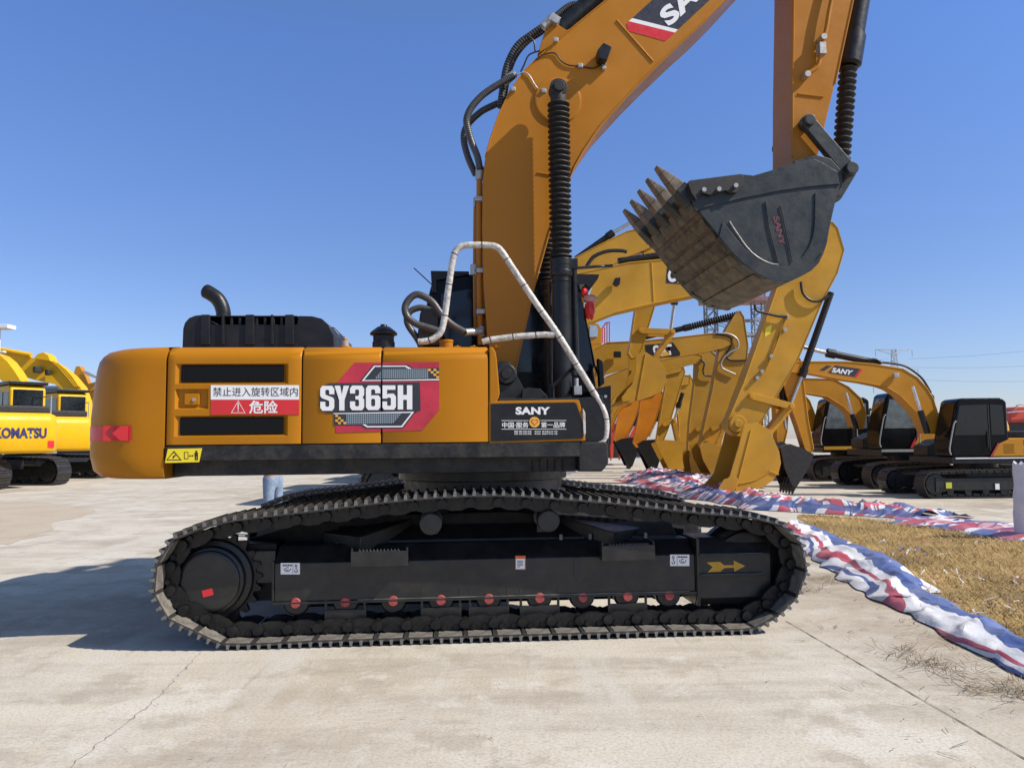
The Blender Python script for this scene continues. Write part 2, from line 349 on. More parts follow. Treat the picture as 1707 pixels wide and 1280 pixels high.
# ------------------------------------------------------------------ the setting
g = MB(); g.add([(-900, -60, 0), (900, -60, 0), (900, 1800, 0), (-900, 1800, 0)], [(0, 1, 2, 3)])
tag(g.build('ground', concrete()), kind='structure')
def sheet(name, pts, z, m, jitter=0, sub=1):          # flat patch from ground points with a ragged edge
    P = []
    for i, a in enumerate(pts):
        b = pts[(i + 1) % len(pts)]
        for q in range(sub):
            p = a.lerp(b, q / sub); P.append((p.x + random.uniform(-jitter, jitter), p.y + random.uniform(-jitter, jitter), z))
    s = MB(); s.add(P, [list(range(len(P)))]); return tag(s.build(name, m, smooth=0), kind='structure')
def joint(pts, wd, z=.004, jag=0):
    s = MB(); P = [G(*p) for p in pts]; P = resample(P, 60)[0]; vs = []
    for i, p in enumerate(P):
        d = (P[min(i + 1, 59)] - P[max(i - 1, 0)]).normalized(); nrm = Vector((-d.y, d.x, 0)); ww = wd * random.uniform(.5, 1.3); o = nrm * random.uniform(-jag, jag)
        vs += [p + o + nrm * ww + Vector((0, 0, z)), p + o - nrm * ww + Vector((0, 0, z))]
    s.add(vs, [(2 * i, 2 * i + 1, 2 * i + 3, 2 * i + 2) for i in range(59)]); return s
JM = mat('joint_filler', (.075, .066, .055), .9, var=.3, scale=20)
tag(joint([(1310, 1035), (1500, 1145), (1760, 1295)], .0035, jag=.002).build('pavement_joint', JM, smooth=0), kind='structure')
tag(joint([(335, 1088), (250, 1175), (170, 1235), (90, 1300)], .0022, jag=.012).build('pavement_joint', mat('faint_crack', (.32, .28, .23), .9, var=.4, scale=9), smooth=0), kind='structure')
GR = [G(*p) for p in ((1335, 858), (1420, 862), (1560, 880), (1707, 905), (1950, 940), (2400, 1010), (2100, 1250), (1760, 1115), (1640, 1065), (1500, 985), (1420, 930), (1350, 885))]
sheet('bare_earth', GR, .004, soil('straw_earth', (.20, .135, .055), (.36, .245, .095), (.47, .345, .165), .9), .12, 8)
DIRT = [G(*p) for p in ((-60, 838), (60, 836), (150, 850), (95, 878), (20, 905), (-80, 905))]
sheet('sandy_patch', DIRT, .004, soil('sandy_soil', (.42, .34, .25), (.48, .41, .32), (.50, .44, .36), .8), .25, 6)

# ------------------------------------------------------------------ the big ochre excavator
ROOT = (-.2, 7.45, 0); YAW = 4.5
P = frame(ROOT, YAW)
def X(pts, y): return [(q.x, q.z) for q in (P(*p, y) for p in pts)]
EX = empty('excavator', ROOT, YAW, label='large ochre crawler excavator with raised boom and dark bucket, filling the middle of the yard', cat='excavator')
YN = -1.6
# --- crawler tracks
tp = [(369, 1060), (318, 1053), (270, 1028), (251, 978), (263, 925), (287, 896), (330, 878), (385, 865), (484, 853), (560, 844), (643, 834), (719, 827), (800, 823), (870, 824), (936, 829), (1034, 837), (1143, 850), (1234, 858), (1294, 868), (1333, 897), (1347, 946), (1336, 988), (1302, 1024), (1262, 1038)]
path = [Vector((q.x, 0, q.z)) for q in (P(*p, YN) for p in tp)]
path[0].z = path[-1].z = .034
for q in range(1, 6): path.append(path[len(tp) - 1].lerp(path[0], q / 6))
path = smoothpath(path, 8, True)
LP = sum((path[i] - path[i - 1]).length for i in range(len(path)))
NS = round(LP / .216); pts, LP = resample(path, NS, True); pitch = LP / NS
TF = []
for i in range(NS):
    a, b = pts[i], pts[(i + 1) % NS]; t = (b - a).normalized(); n = Vector((-t.z, 0, t.x))
    Mx = Matrix.Identity(4); 
    for r in range(3): Mx[r][0] = t[r]; Mx[r][1] = (0, 1, 0)[r]; Mx[r][2] = n[r]; Mx[r][3] = ((a + b) / 2)[r]
    TF.append(Mx)
def shoe_mesh():
    s = MB(); h = pitch / 2
    s.prism([(-h - .006, -.004), (-h + .03, .0), (h - .03, .0), (h + .010, -.018), (h + .012, -.028), (h - .02, -.020), (-h + .02, -.020), (-h - .006, -.020)], 0, .6)
    for x in (-.082, -.008, .064): s.prism([(x - .015, -.001), (x - .008, .028), (x + .008, .028), (x + .015, -.001)], .004, .596)
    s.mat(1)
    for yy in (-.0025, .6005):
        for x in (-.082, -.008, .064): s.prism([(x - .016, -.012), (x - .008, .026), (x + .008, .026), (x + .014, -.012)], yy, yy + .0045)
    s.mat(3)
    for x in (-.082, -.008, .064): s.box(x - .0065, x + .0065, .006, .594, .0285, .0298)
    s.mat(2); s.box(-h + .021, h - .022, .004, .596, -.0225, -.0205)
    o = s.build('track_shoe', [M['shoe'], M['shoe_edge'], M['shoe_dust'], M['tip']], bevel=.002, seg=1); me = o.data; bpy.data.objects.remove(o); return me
SHOE = shoe_mesh()
def track(y0):
    s = MB()
    lk = [(-.118, -.075), (-.10, -.045), (-.05, -.03), (.05, -.03), (.10, -.045), (.118, -.075), (.10, -.108), (.04, -.13), (-.04, -.13), (-.10, -.108)]
    for Mx in TF:
        for ya, yb in ((.17, .205), (.395, .43)):
            s.loft([Mx @ Vector((x, y0 + ya, z)) for x, z in lk], [Mx @ Vector((x, y0 + yb, z)) for x, z in lk])
        s.cyl(Mx @ Vector((-pitch / 2, y0 + .135, -.076)), Mx @ Vector((-pitch / 2, y0 + .465, -.076)), .036, 12)
        for bx in (-.045, .045): s.cyl(Mx @ Vector((bx, y0 + .15, -.05)), Mx @ Vector((bx, y0 + .172, -.05)), .02, 8)
    tr = s.build('crawler_track', M['link'], EX)
    for Mx in TF:
        o = link('track_shoe', SHOE, tr); o.matrix_local = Matrix.Translation((0, y0, 0)) @ Mx
    return tr
track(-1.6); track(1.0)
# --- track frames, rollers, sprocket, idler
def under(y_out, sgn, near):
    """y_out: outer face; sgn +1 goes inward (+y) for the near side"""
    Y = lambda d: y_out + sgn * d
    PN = lambda px, py, yy: P(px, py, -1.36 + (yy - y_out) * sgn)        # both sides share the near side's outline
    zb, zm, zt = PN(800, 994, y_out).z, PN(800, 932, y_out).z, PN(800, 903, y_out + sgn * .16).z
    xa, xb = PN(458, 950, y_out).x, PN(1158, 950, y_out).x
    tf = MB(); tf.prismx([(Y(0), zb), (Y(0), zm), (Y(.16), zt), (Y(.42), zt), (Y(.42), zb)], xa, xb)
    tf.box(xa - .02, xb + .01, min(Y(-.012), Y(.43)), max(Y(-.012), Y(.43)), zb - .024, zb - .001)
    tf.box(xa - .02, xa - .001, min(Y(-.010), Y(.3)), max(Y(-.010), Y(.3)), zb, zm + .02)
    xi0, xi1 = PN(1160, 950, y_out).x, PN(1286, 950, y_out).x
    zi = [PN(1220, v, y_out).z for v in (1009, 985, 958, 952, 930, 924, 912, 897)]
    tf.prismx([(Y(.05), zi[0]), (Y(.012), zi[0] + .06), (Y(.012), zi[2]), (Y(.012), zi[5]), (Y(.10), zi[7]), (Y(.42), zi[7]), (Y(.42), zi[0])], xi0, xi1)
    for z in (zi[2], zi[5]): tf.box(xi0 + .02, xi1 - .06, min(Y(-.02), Y(.02)), max(Y(-.02), Y(.02)), z - .008, z + .008)
    tf.box(xi0 + .005, xi0 + .03, min(Y(-.012), Y(.4)), max(Y(-.012), Y(.4)), zi[0], zi[7] + .005)
    tf.box(xa - .55, xa - .021, min(Y(.12), Y(.40)), max(Y(.12), Y(.40)), zb + .12, zt - .03)
    fr = tf.build('track_frame', M['frame'], EX, bevel=.006)
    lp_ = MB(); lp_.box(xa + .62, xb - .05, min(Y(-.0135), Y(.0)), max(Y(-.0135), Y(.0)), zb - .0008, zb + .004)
    for z in (zi[2], zi[5]): lp_.box(xi0 + .03, xi1 - .07, min(Y(-.0215), Y(.0)), max(Y(-.0215), Y(.0)), z + .0085, z + .011)  # pale strips painting the sunlit tops of the idler ribs
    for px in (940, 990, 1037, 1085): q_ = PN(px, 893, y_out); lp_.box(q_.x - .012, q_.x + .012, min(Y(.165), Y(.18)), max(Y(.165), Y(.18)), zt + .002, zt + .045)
    lp_.build('scuffed_and_lit_edge', M['lip'], fr)
    # slot
    sl_ = MB(); c0 = PN(962, 935, y_out); c1 = PN(962, 956, y_out); sl_.prism(capsule((c0.x, c0.z), (c1.x, c1.z), .028), min(Y(-.004), Y(.02)), max(Y(-.004), Y(.02))); sl_.build('adjuster_slot', M['ink'], fr)
    for (p0, p1) in (((585, 916), (680, 943)), ((1003, 906), (1092, 933))):
        a = PN(p0[0], p0[1], y_out - sgn * .12); b = PN(p1[0], p1[1], y_out - sgn * .12); st = MB()
        st.box(a.x, b.x, min(Y(-.13), Y(-.115)), max(Y(-.13), Y(-.115)), b.z, a.z - .015)
        for x in (a.x, b.x - .014): st.box(x, x + .014, min(Y(-.114), Y(.03)), max(Y(-.114), Y(.03)), b.z, a.z + .008)
        st.box(a.x + .015, b.x - .015, min(Y(-.114), Y(.0)), max(Y(-.114), Y(.0)), a.z - .03, a.z - .017)
        k = int((b.x - a.x - .1) / .026)
        for i in range(k): x = a.x + .05 + i * .026; st.prism([(x, a.z - .018), (x + .013, a.z + .004), (x + .026, a.z - .018)], min(Y(-.128), Y(-.117)), max(Y(-.128), Y(-.117)))
        st.build('step', M['frame'], EX, bevel=.002, seg=1)
    rx = [492, 575, 655, 735, 815, 900, 972, 1047, 1117]
    for i, px in enumerate(rx):
        c = PN(px, 1006 - (px - 492) * .021, y_out - sgn * .02); A = lambda d: (c.x, Y(d), c.z)
        r = MB(); r.lathe(A(.02), A(.40), [(0, .088), (.05, .10), (.16, .10), (.2, .08), (.8, .08), (.84, .10), (.95, .10), (1, .088)], 28)
        ro = r.build('track_roller', M['frame'], EX, bevel=.004)
        r = MB(); r.lathe(A(-.012), A(.03), [(0, .034), (.3, .041), (1, .041)], 18); r.build('roller_cap', M['redcap'], ro)
        if i in (1, 3, 4, 5, 7):
            q = MB(); z0, z1 = c.z - .165, c.z - .055; q.box(c.x - .155, c.x + .155, min(Y(.0), Y(.018)), max(Y(.0), Y(.018)), z0, z1)
            for sx in (-.155, .135): q.box(c.x + sx, c.x + sx + .02, min(Y(-.002), Y(.016)), max(Y(-.002), Y(.016)), z1 + .0005, c.z + .09)
            q.build('track_guard', M['frame'], EX, bevel=.004)
    if True:
        q = MB(); q.prism([(xa - .30, zb + .0), (xa + .1, zb - .13), (xb + .02, zb - .13), (xb + .05, zb + .05), (xb + .05, zt + .04), (xb - .5, zt + .14), (.1, zt + .21), (xa + .9, zt + .20), (xa + .1, zt + .13), (xa - .30, zt + .03)], min(Y(.425), Y(.46)), max(Y(.425), Y(.46))); q.box(xa - .45, xa - .022, min(Y(.16), Y(.42)), max(Y(.16), Y(.42)), zb - .02, zt + .02); q.build('frame_web', M['web'], EX, bevel=.006)
    for px, py in ((718, 873), (915, 868)):
        c = PN(px, py, y_out - sgn * .1); r = MB(); r.lathe((c.x, Y(-.1), c.z), (c.x, Y(.3), c.z), [(0, .072), (.02, .085), (.25, .085), (.27, .062), (.8, .062), (.82, .085), (1, .085)], 30)
        r.build('carrier_roller', M['frame'], EX, bevel=.003)
        r = MB(); r.box(c.x - .05, c.x + .05, min(Y(.30), Y(.36)), max(Y(.30), Y(.36)), zt - .01, c.z + .05); r.build('roller_bracket', M['frame'], EX, bevel=.004)
    c = PN(350, 968, y_out); sp = MB(); nT = 23; rr = []
    for i in range(nT * 4): rr.append((c.x + (.36 if i % 4 in (0, 1) else .315) * cos(2 * pi * i / nT / 4), c.z + (.36 if i % 4 in (0, 1) else .315) * sin(2 * pi * i / nT / 4)))
    sp.prism(rr, min(Y(.10), Y(.15)), max(Y(.10), Y(.15)))
    so_ = sp.build('sprocket', M['link'], EX, bevel=.004)
    h = MB(); h.lathe((c.x, Y(-.04), c.z), (c.x, Y(.35), c.z), [(0, .19), (.03, .222), (.10, .222), (.11, .245), (.25, .25), (.27, .29), (.36, .30), (.4, .24), (1, .24)], 48)
    h.build('final_drive', M['frame'], so_, bevel=.004)
    if near:
        h = MB(); a = PN(349, 986, y_out); h.obox(Matrix.Translation((a.x, Y(-.043), a.z)) @ Matrix.Rotation(radians(-14), 4, 'Y'), .075, .004, .05); h.build('red_tag', M['red'], so_)
    c = PN(1255, 952, y_out); d = MB(); d.lathe((c.x, Y(.07), c.z), (c.x, Y(.40), c.z), [(0, .22), (.02, .30), (.08, .31), (.12, .35), (.3, .36), (.36, .385), (.64, .385), (.7, .35), (.95, .31), (1, .22)], 56)
    d.build('idler_wheel', M['link'], EX, bevel=.004)
    return fr
FR = under(-1.36, 1, True); under(1.36, -1, False)
def decal(name, pxs, y, m, parent=EX, th=.0025, gap=None):
    s = MB(); s.prism(X(pxs, y), y - th, y); o = s.build(name, m, parent, smooth=0)
    if gap: cutgap(o.data, *gap)
    return o
def quadpx(x0, y0, x1, y1): return [(x0, y1), (x1, y1), (x1, y0), (x0, y0)]
def corners(x0, y0, x1, y1, y): return [P(x0, y1, y), P(x1, y1, y), P(x1, y0, y), P(x0, y0, y)]
YD = -1.3605
for (x0, fl) in ((468, 0), (1117, 1)):
    d = decal('tie_down_sticker', quadpx(x0, 938 - (14 if fl else 0), x0 + 32, 957 - (14 if fl else 0)), YD, M['white'], FR); oy = -14 if fl else 0
    def inkp(pts): 
        s = MB(); [s.prism(X(p, YD - .003), YD - .004, YD - .003) for p in pts]; s.build('pictogram', M['ink'], d, smooth=0)
    a, b = (x0 + 3, x0 + 24) if not fl else (x0 + 13, x0 + 4)
    L_ = [quadpx(a, 942 + oy, a + 16, 943.2 + oy)] + [quadpx(a + 1 + 4 * i, 940.5 + oy, a + 3 + 4 * i, 942 + oy) for i in range(4)]
    ring = lambda cx, cy, r, k0=0, k1=20, wd=1: [(cx + (r) * cos(2 * pi * k / 20), cy + r * sin(2 * pi * k / 20)) for k in range(k0, k1 + 1)] + [(cx + (r - wd) * cos(2 * pi * k / 20), cy + (r - wd) * sin(2 * pi * k / 20)) for k in range(k1, k0 - 1, -1)]
    L_ += [ring(a + 8, 947 + oy, 6, 0, 10), ring(a + 8, 948 + oy, 3, 2, 18), ring(b + 1.5, 942.5 + oy, 2.2, 0, 19), ring(b + 1.5, 951 + oy, 3, -3, 11, 1.3), quadpx(b + 1, 945 + oy, b + 2.2, 949 + oy), quadpx(x0 + (20 if not fl else 11.5), 939 + oy, x0 + (20.5 if not fl else 12), 956 + oy)]
    inkp(L_)
d = decal('caution_sticker', quadpx(859, 926, 876, 949), YD, M['white'], FR)
s = MB()
for q in (quadpx(859, 926, 876, 931), quadpx(859, 931, 860, 949), quadpx(875, 931, 876, 949), quadpx(860, 948, 875, 949)): s.prism(X(q, YD - .003), YD - .004, YD - .003)
s.build('sticker_border', mat('orange_red_print', (.75, .12, .02), .4), d, smooth=0)
s = MB()
for i in range(5): s.prism(X(quadpx(862, 934 + 2.5 * i, 872 - (i == 4) * 5, 935 + 2.5 * i), YD - .003), YD - .004, YD - .003)
s.build('small_print', M['navyprint'], d, smooth=0)
ar = [(1178, 937), (1200, 936), (1207, 942), (1223, 941.5), (1223, 934), (1242, 943), (1224, 952.5), (1223, 945.5), (1207, 946.5), (1201, 952.5), (1179, 953.5), (1188, 945)]
decal('direction_arrow', ar, -1.3485, M['orangeprint'], FR)
decal('square_hole', quadpx(1246, 938, 1258, 947), -1.3485, M['ink'], FR)
# --- car body between the tracks and slewing ring
cb = MB()
cb.loft([(x, y, .62) for x, y in ((-.95, -.72), (.75, -.72), (.75, .72), (-.95, .72))], [(x, y, .96) for x, y in ((-.75, -.62), (.55, -.62), (.55, .62), (-.75, .62))])
for sx in (-1, 1):
    for sy in (-1, 1):
        a = Vector((-.1 + sx * .45, sy * .45, .74)); b = Vector((-.1 + sx * 1.15, sy * 1.15, .62)); t = (b - a).normalized(); n = Vector((-t.y, t.x, 0)) * .24; u = Vector((0, 0, .19))
        cb.loft([a + n - u, a - n - u, a - n + u, a + n + u], [b + n - u, b - n - u, b - n + u * .7, b + n + u * .7])
for sy in (-1, 1): cb.prismx([(sy * .95, .45), (sy * .95, .80), (sy * 1.12, .70), (sy * 1.12, .45)], -1.3, 1.45)
cb.build('car_body', M['frame'], EX, bevel=.01)
s = MB(); cx = P(805, 795, 0).x; s.lathe((cx, 0, .955), (cx, 0, 1.30), [(0, .76), (.12, .78), (.2, .78), (.22, .74), (.5, .74), (.52, .79), (.75, .79), (.77, .72), (1, .72)], 72); s.build('slewing_ring', M['frame'], EX, bevel=.004)
# --- upper structure: deck
YS = -1.45
z_top, z_pan, z_bt, z_bm, z_bb = 2.215, 1.472, 1.462, 1.352, 1.232
xA, xB = P(277, 700, YS).x, P(966, 750, YS).x
dk = MB(); dk.prismx([(-1.46, z_bt), (-1.46, z_bm), (-1.27, z_bm - .005), (-1.27, z_bb), (1.27, z_bb), (1.27, z_bm - .005), (1.46, z_bm), (1.46, z_bt)], xA, xB)
for i in range(5): dk.box(xB - .35 + i * .06, xB - .34 + i * .06, -1.30, -1.2, z_bb + .005, z_bm - .025)
dk.build('deck_frame', M['deckblack'], EX, bevel=.012)
nose = MB(); x0, x1 = xB + .002, P(1010, 750, -1.3).x
nose.prism([(x0, z_bb), (x1 - .05, z_bb), (x1, z_bb + .06), (x1, z_bt - .02), (x1 - .02, z_bt), (x0, z_bt)], -1.40, -.2)
nose.prism([(x0, z_bb), (x1 - .05, z_bb), (x1, z_bb + .06), (x1, z_bt - .02), (x1 - .02, z_bt), (x0, z_bt)], .42, 1.44)
nose.build('deck_step', M['matte'], EX, bevel=.02)
# inner bulkheads
ih = MB(); xe = P(828, 650, YS).x
ih.box(xA + .02, xe - .06, -1.38, 1.38, z_bt + .001, z_top - .11); ih.box(xA + .02, xe - .06, -1.29, 1.30, z_top - .1095, z_top - .02)
ih.build('engine_bay', M['ink'], EX); ih = MB(); ih.box(xA, xe - .02, -.74, 1.44, z_top - .019, z_top); ih.box(xA, xe - .02, 1.40, 1.44, z_bt + .01, z_top - .02); ih.build('hood_top', M['sany'], EX, bevel=.008)
# --- counterweight
sil = [(796, 188), (793, 172), (783, 160.5), (760, 155), (700, 156.5), (640, 163), (615, 167), (600, 171), (590, 177), (583, 184), (578.5, 196), (577, 210)]
xr0 = P(155, 760, -1.05).x; lev = [(P(px, py, -1.05).z, P(px, py, -1.05).x - xr0) for py, px in sil]
def cwring(z, dl, out=0, full=True, k0=0, k1=1):
    pts_ = []; xr = xr0 + dl - out; e = max(0, (dl - .06)) * .55 if z > 1.9 or z < 1.28 else 0; ys = 1.452 - e + out; r = .42; xf = xA - .012; n = 12
    loop = [(xf, -ys)] + [(xr + r + .10 - r * sin(a) - .10 * sin(a), -ys + r - r * cos(a)) for a in (pi / 2 * i / n for i in range(n + 1))]
    bow = [(xr - .05 * cos(pi / 2 * (y / (ys - r))), y) for y in [-(ys - r) + (ys - r) * 2 * i / 8 for i in range(1, 8)]]
    loop += bow + [(x, -y) for x, y in loop[::-1]]
    return [(x, y, z) for x, y in loop]
_mz = lev[-1][0]; lev = [(z - max(0, (z - 1.8) / (_mz - 1.8)) * (_mz - z_top + .002), d) for z, d in lev]
s = MB(); rings = [cwring(z, d) for z, d in lev]; n = len(rings[0])
vs = [v for r in rings for v in r]; fs = [(i * n + k, i * n + (k + 1) % n, (i + 1) * n + (k + 1) % n, (i + 1) * n + k) for i in range(len(rings) - 1) for k in range(n)]
s.add(vs, fs + [list(range(n)), list(range((len(rings) - 1) * n, len(rings) * n))])
CW = s.build('counterweight', M['sany'], EX, smooth=50)
s = MB()
for yy in (-.75, .75): s.prism([(xr0 + .33, z_top - .02), (xr0 + .36, z_top + .03), (xr0 + .42, z_top + .055), (xr0 + .50, z_top + .055), (xr0 + .56, z_top + .03), (xr0 + .60, z_top - .02)], yy - .04, yy + .04)
s.build('lifting_eye', M['sany'], EX, bevel=.012)
def zi(z):                                            # rear profile offset at height z
    for (za, da), (zb_, db) in zip(lev, lev[1:]):
        if za <= z <= zb_: return da + (db - da) * (z - za) / (zb_ - za)
    return 0
za, zb_ = P(190, 735, -1.2).z, P(190, 711, -1.2).z
zc = (za + zb_) / 2
A_ = [cwring(z, zi(z), .003) for z in (za, zc, zb_)]; kk = range(2, 15); s = MB(); vs = []
for r in A_: vs += [r[k] for k in kk]
nk = len(kk); s.add(vs, [(i * nk + k, i * nk + k + 1, (i + 1) * nk + k + 1, (i + 1) * nk + k) for i in (0, 1) for k in range(nk - 1)])
xt = P(186, 723, YS - .003).x; xk = P(214, 720, YS - .003).x; y_ = YS - .0055
x1_ = A_[0][2][0]
RB = s.build('reflective_band', M['red'], EX, smooth=60)
s = MB(); h_ = zb_ - za
s.prism([(x1_ - .0, za), (xt + .005, za), (xt - .055, zc), (xt + .005, zb_), (x1_ - .0, zb_)] if x1_ < xt else [(xt - .06, za), (xt, za), (xt - .05, zc), (xt, zb_), (xt - .06, zb_)], y_, y_ + .002)
s.prism([(xk, za), (xk, zb_), (xk - .055, zb_ - .002), (xt + .005, zc), (xk - .055, za + .002)], y_, y_ + .002)
s.build('chevron', M['red'], RB, smooth=0)
# --- engine doors
def arc(y0, y1, z0, z1, n): return [(y1 - (y1 - y0) * cos(pi / 2 * i / n), z0 + (z1 - z0) * sin(pi / 2 * i / n)) for i in range(n + 1)]
def door(px0, px1, holes=(), side=-1):
    xa, xb = P(px0, 660, YS).x, P(px1, 660, YS).x
    hx = sorted({v for h in holes for v in (h[0], h[1])}); hz = sorted({v for h in holes for v in (h[2], h[3])})
    cols = [xa, xa + .010] + hx + [xb - .010, xb]
    prof = [(YS, z_pan)] + [(YS, z) for z in hz] + [(YS, z_top - .115)] + arc(YS, YS + .13, z_top - .105, z_top, 7)[0:] + [(-.75, z_top + .006)]
    s = MB(); nc = len(cols); R = len(prof); vs = []
    for j, (y, z) in enumerate(prof):
        for i, x in enumerate(cols):
            e = .007 if i in (0, nc - 1) else 0
            vs.append((x, y + e * (1 if z < z_top - .03 else .2), z - (e if z > z_top - .1 else 0)))
    fs = []
    for j in range(R - 1):
        for i in range(nc - 1):
            cxm, cz = (cols[i] + cols[i + 1]) / 2, (prof[j][1] + prof[j + 1][1]) / 2
            if prof[j + 1][0] == YS and prof[j][0] == YS and any(h[0] < cxm < h[1] and h[2] < cz < h[3] for h in holes): continue
            fs.append((j * nc + i, j * nc + i + 1, (j + 1) * nc + i + 1, (j + 1) * nc + i))
    s.add(vs, fs)
    for i in (0, nc - 1):                              # folded side edges
        b = [vs[j * nc + i] for j in range(R)]; q = [(v[0] + (.004 if i == 0 else -.004), v[1] + .045, v[2] - (.04 if v[2] > z_top - .06 else 0)) for v in b]
        s.add(b + q, [(j, j + 1, R + j + 1, R + j) for j in range(R - 1)])
    s.add([vs[i] for i in range(nc)] + [(vs[i][0], vs[i][1] + .05, vs[i][2]) for i in range(nc)], [(i, i + 1, nc + i + 1, nc + i) for i in range(nc - 1)])
    for h in holes:                                    # recess walls, wide sloping left lip
        o = [(h[0], YS, h[2]), (h[1], YS, h[2]), (h[1], YS, h[3]), (h[0], YS, h[3])]; dp = h[4]; l, b_, r_, t_ = h[5]
        q = [(h[0] + l, YS + dp, h[2] + b_), (h[1] - r_, YS + dp, h[2] + b_), (h[1] - r_, YS + dp, h[3] - t_), (h[0] + l, YS + dp, h[3] - t_)]
        s.add(o + q, [(k, (k + 1) % 4, 4 + (k + 1) % 4, 4 + k) for k in range(4)] + [(4, 5, 6, 7)])
    return s.build('engine_door', M['sany'], EX, smooth=40)
def hole(x0, y0, x1, y1, dp, lip):
    a, b = P(x0, y1, YS), P(x1, y0, YS); return (a.x, b.x, a.z, b.z, dp, lip)
H1, H2, H3 = hole(293, 606, 481, 640, .030, (.045, .012, .03, .005)), hole(290, 692, 480, 728, .030, (.045, .014, .03, .005)), hole(297, 648, 348, 682, .028, (.02, .012, .02, .006))
# the three recesses must share rows; give each its own cell by merging x edges
D1 = door(278.5, 502, [(min(H1[0], H2[0], H3[0]), max(H1[1], H2[1]), *H1[2:4], *H1[4:]), (min(H1[0], H2[0], H3[0]), max(H1[1], H2[1]), *H2[2:4], *H2[4:]), (min(H1[0], H2[0], H3[0]), H3[1], *H3[2:4], *H3[4:])])
door(504.5, 634.8); door(637.8, 814)
for q in ((302, 608.5, 474, 637), (300, 695, 473, 724.5)):
    a, b = P(q[0], q[3], YS + .02), P(q[2], q[1], YS + .02); s = MB(); s.box(a.x, b.x, YS + .008, YS + .028, a.z, b.z); s.build('air_grille', M['grille'], D1, bevel=.008)
a, b = P(308, 675, YS + .02), P(333, 656, YS + .02); s = MB(); s.box(a.x, b.x, YS + .006, YS + .026, a.z, b.z); lt = s.build('latch', M['sany'], D1, bevel=.005)
s = MB(); c = P(323, 666, YS); s.cyl((c.x, YS - .002, c.z), (c.x, YS + .01, c.z), .013, 16); s.build('latch_bolt', M['zinc'], lt)
# flange at the front end of the doors
s = MB(); f = X([(815.5, 739), (815.5, 578), (821, 578.5), (826, 585), (828.5, 600), (833, 655), (831, 664), (828, 668), (828, 739)], YS)
s.prism(f, YS - .004, -.9); s.build('hood_end_panel', M['sany'], EX, bevel=.016)
# --- danger sign, model badge, yellow warning sticker
YW = YS - .001
ws = decal('danger_sign', quadpx(351.5, 642, 498.5, 666), YW, M['white']); decal('red_panel', quadpx(351.5, 666, 498.5, 691), YW, M['red'], ws)
text('禁止进入旋转区域内', corners(355, 645.5, 496.5, 660.5, YW - .004), 'lettering', M['navyprint'], ws)
text('危险', corners(415, 667.5, 463, 689.5, YW - .004), 'lettering', M['white'], ws, bold=.022)
tri = lambda cx, yb, yt, hw, t_: [[(cx - hw, yb), (cx + hw, yb), (cx + hw - 1.8 * t_, yb - t_), (cx - hw + 1.8 * t_, yb - t_)], [(cx - hw, yb), (cx - hw + 1.8 * t_, yb - t_), (cx, yt + 2 * t_), (cx, yt)], [(cx + hw, yb), (cx, yt), (cx, yt + 2 * t_), (cx + hw - 1.8 * t_, yb - t_)]]
s = MB()
for q in tri(397, 688.5, 667.5, 12, .8) + [[(396, 672), (398, 672), (397.6, 683), (396.4, 683)], [(396.2, 684.2), (397.8, 684.2), (397.8, 686), (396.2, 686)]]: s.prism(X(q, YW - .003), YW - .004, YW - .003)
s.build('warning_symbol', M['white'], ws, smooth=0)
yw = -1.462
ys_ = decal('warning_sticker', [(275, 771.5), (332, 770), (337, 747), (280, 748)], yw, M['yellowsign'])
s = MB()
for q in tri(290, 767, 751, 13, 1.4) + [[(287, 762), (291, 758), (294, 759), (291, 761), (290, 764)], quadpx(307, 753, 308, 765), quadpx(307, 764, 314, 765), quadpx(313.3, 753, 314, 765), quadpx(307, 753, 314, 753.7),
        [(315, 759.5), (317, 757.5), (317, 759), (321, 759), (321, 757.5), (323, 759.5), (321, 761.5), (321, 760), (317, 760), (317, 761.5)], quadpx(326, 751, 329, 753.5), quadpx(324.5, 754, 330, 760), quadpx(325, 760, 327, 767), quadpx(328, 760, 330, 767)]: s.prism(X(q, yw - .003), yw - .004, yw - .003)
s.build('pictogram', M['ink'], ys_, smooth=0)
gp = (P(634.8, 660, YS).x, P(637.8, 660, YS).x)
MD = decal('model_badge', [(591, 604.5), (732, 603.5), (732, 684), (704, 717), (560, 721), (560, 640)], YW, M['crimson'], gap=gp)
def layer(name, polys, k, m):
    s = MB()
    for q in polys: s.prism(X(q, YW - .002 - .0014 * k), YW - .0026 - .0014 * k, YW - .002 - .0014 * k)
    o = s.build(name, m, MD, smooth=0); cutgap(o.data, *gp); return o
layer('dark_border', [[(545, 640), (550, 638.8), (700, 637), (701, 684), (688, 690), (690, 686), (545, 688.5), (536, 685), (531.5, 676), (532, 664), (535, 646)], [(600, 635), (622, 608), (680, 608), (690, 614), (732, 613), (732, 634.6)], [(557, 687), (694, 685), (672, 714), (610, 714.5), (602, 709), (557, 709)]], 1, M['navyprint'])
layer('white_frame', [[(603, 635), (623.5, 609.5), (677, 609.5), (687, 615), (682, 615.5), (675, 611.3), (625, 611.5), (607, 633.5), (732, 631.8), (732, 633.8)], [(556, 690), (556, 688.6), (690.5, 686), (670.5, 712), (612, 712.3), (604, 707.3), (608, 706.8), (613, 710), (669, 709.8), (686, 688)]], 2, M['white'])
layer('mesh_print', [[(624, 631.5), (638, 615), (714, 614.5), (714, 630.5)], [(577, 690), (670, 688.5), (655, 706), (577, 707)]], 3, M['meshprint'])
ck = []
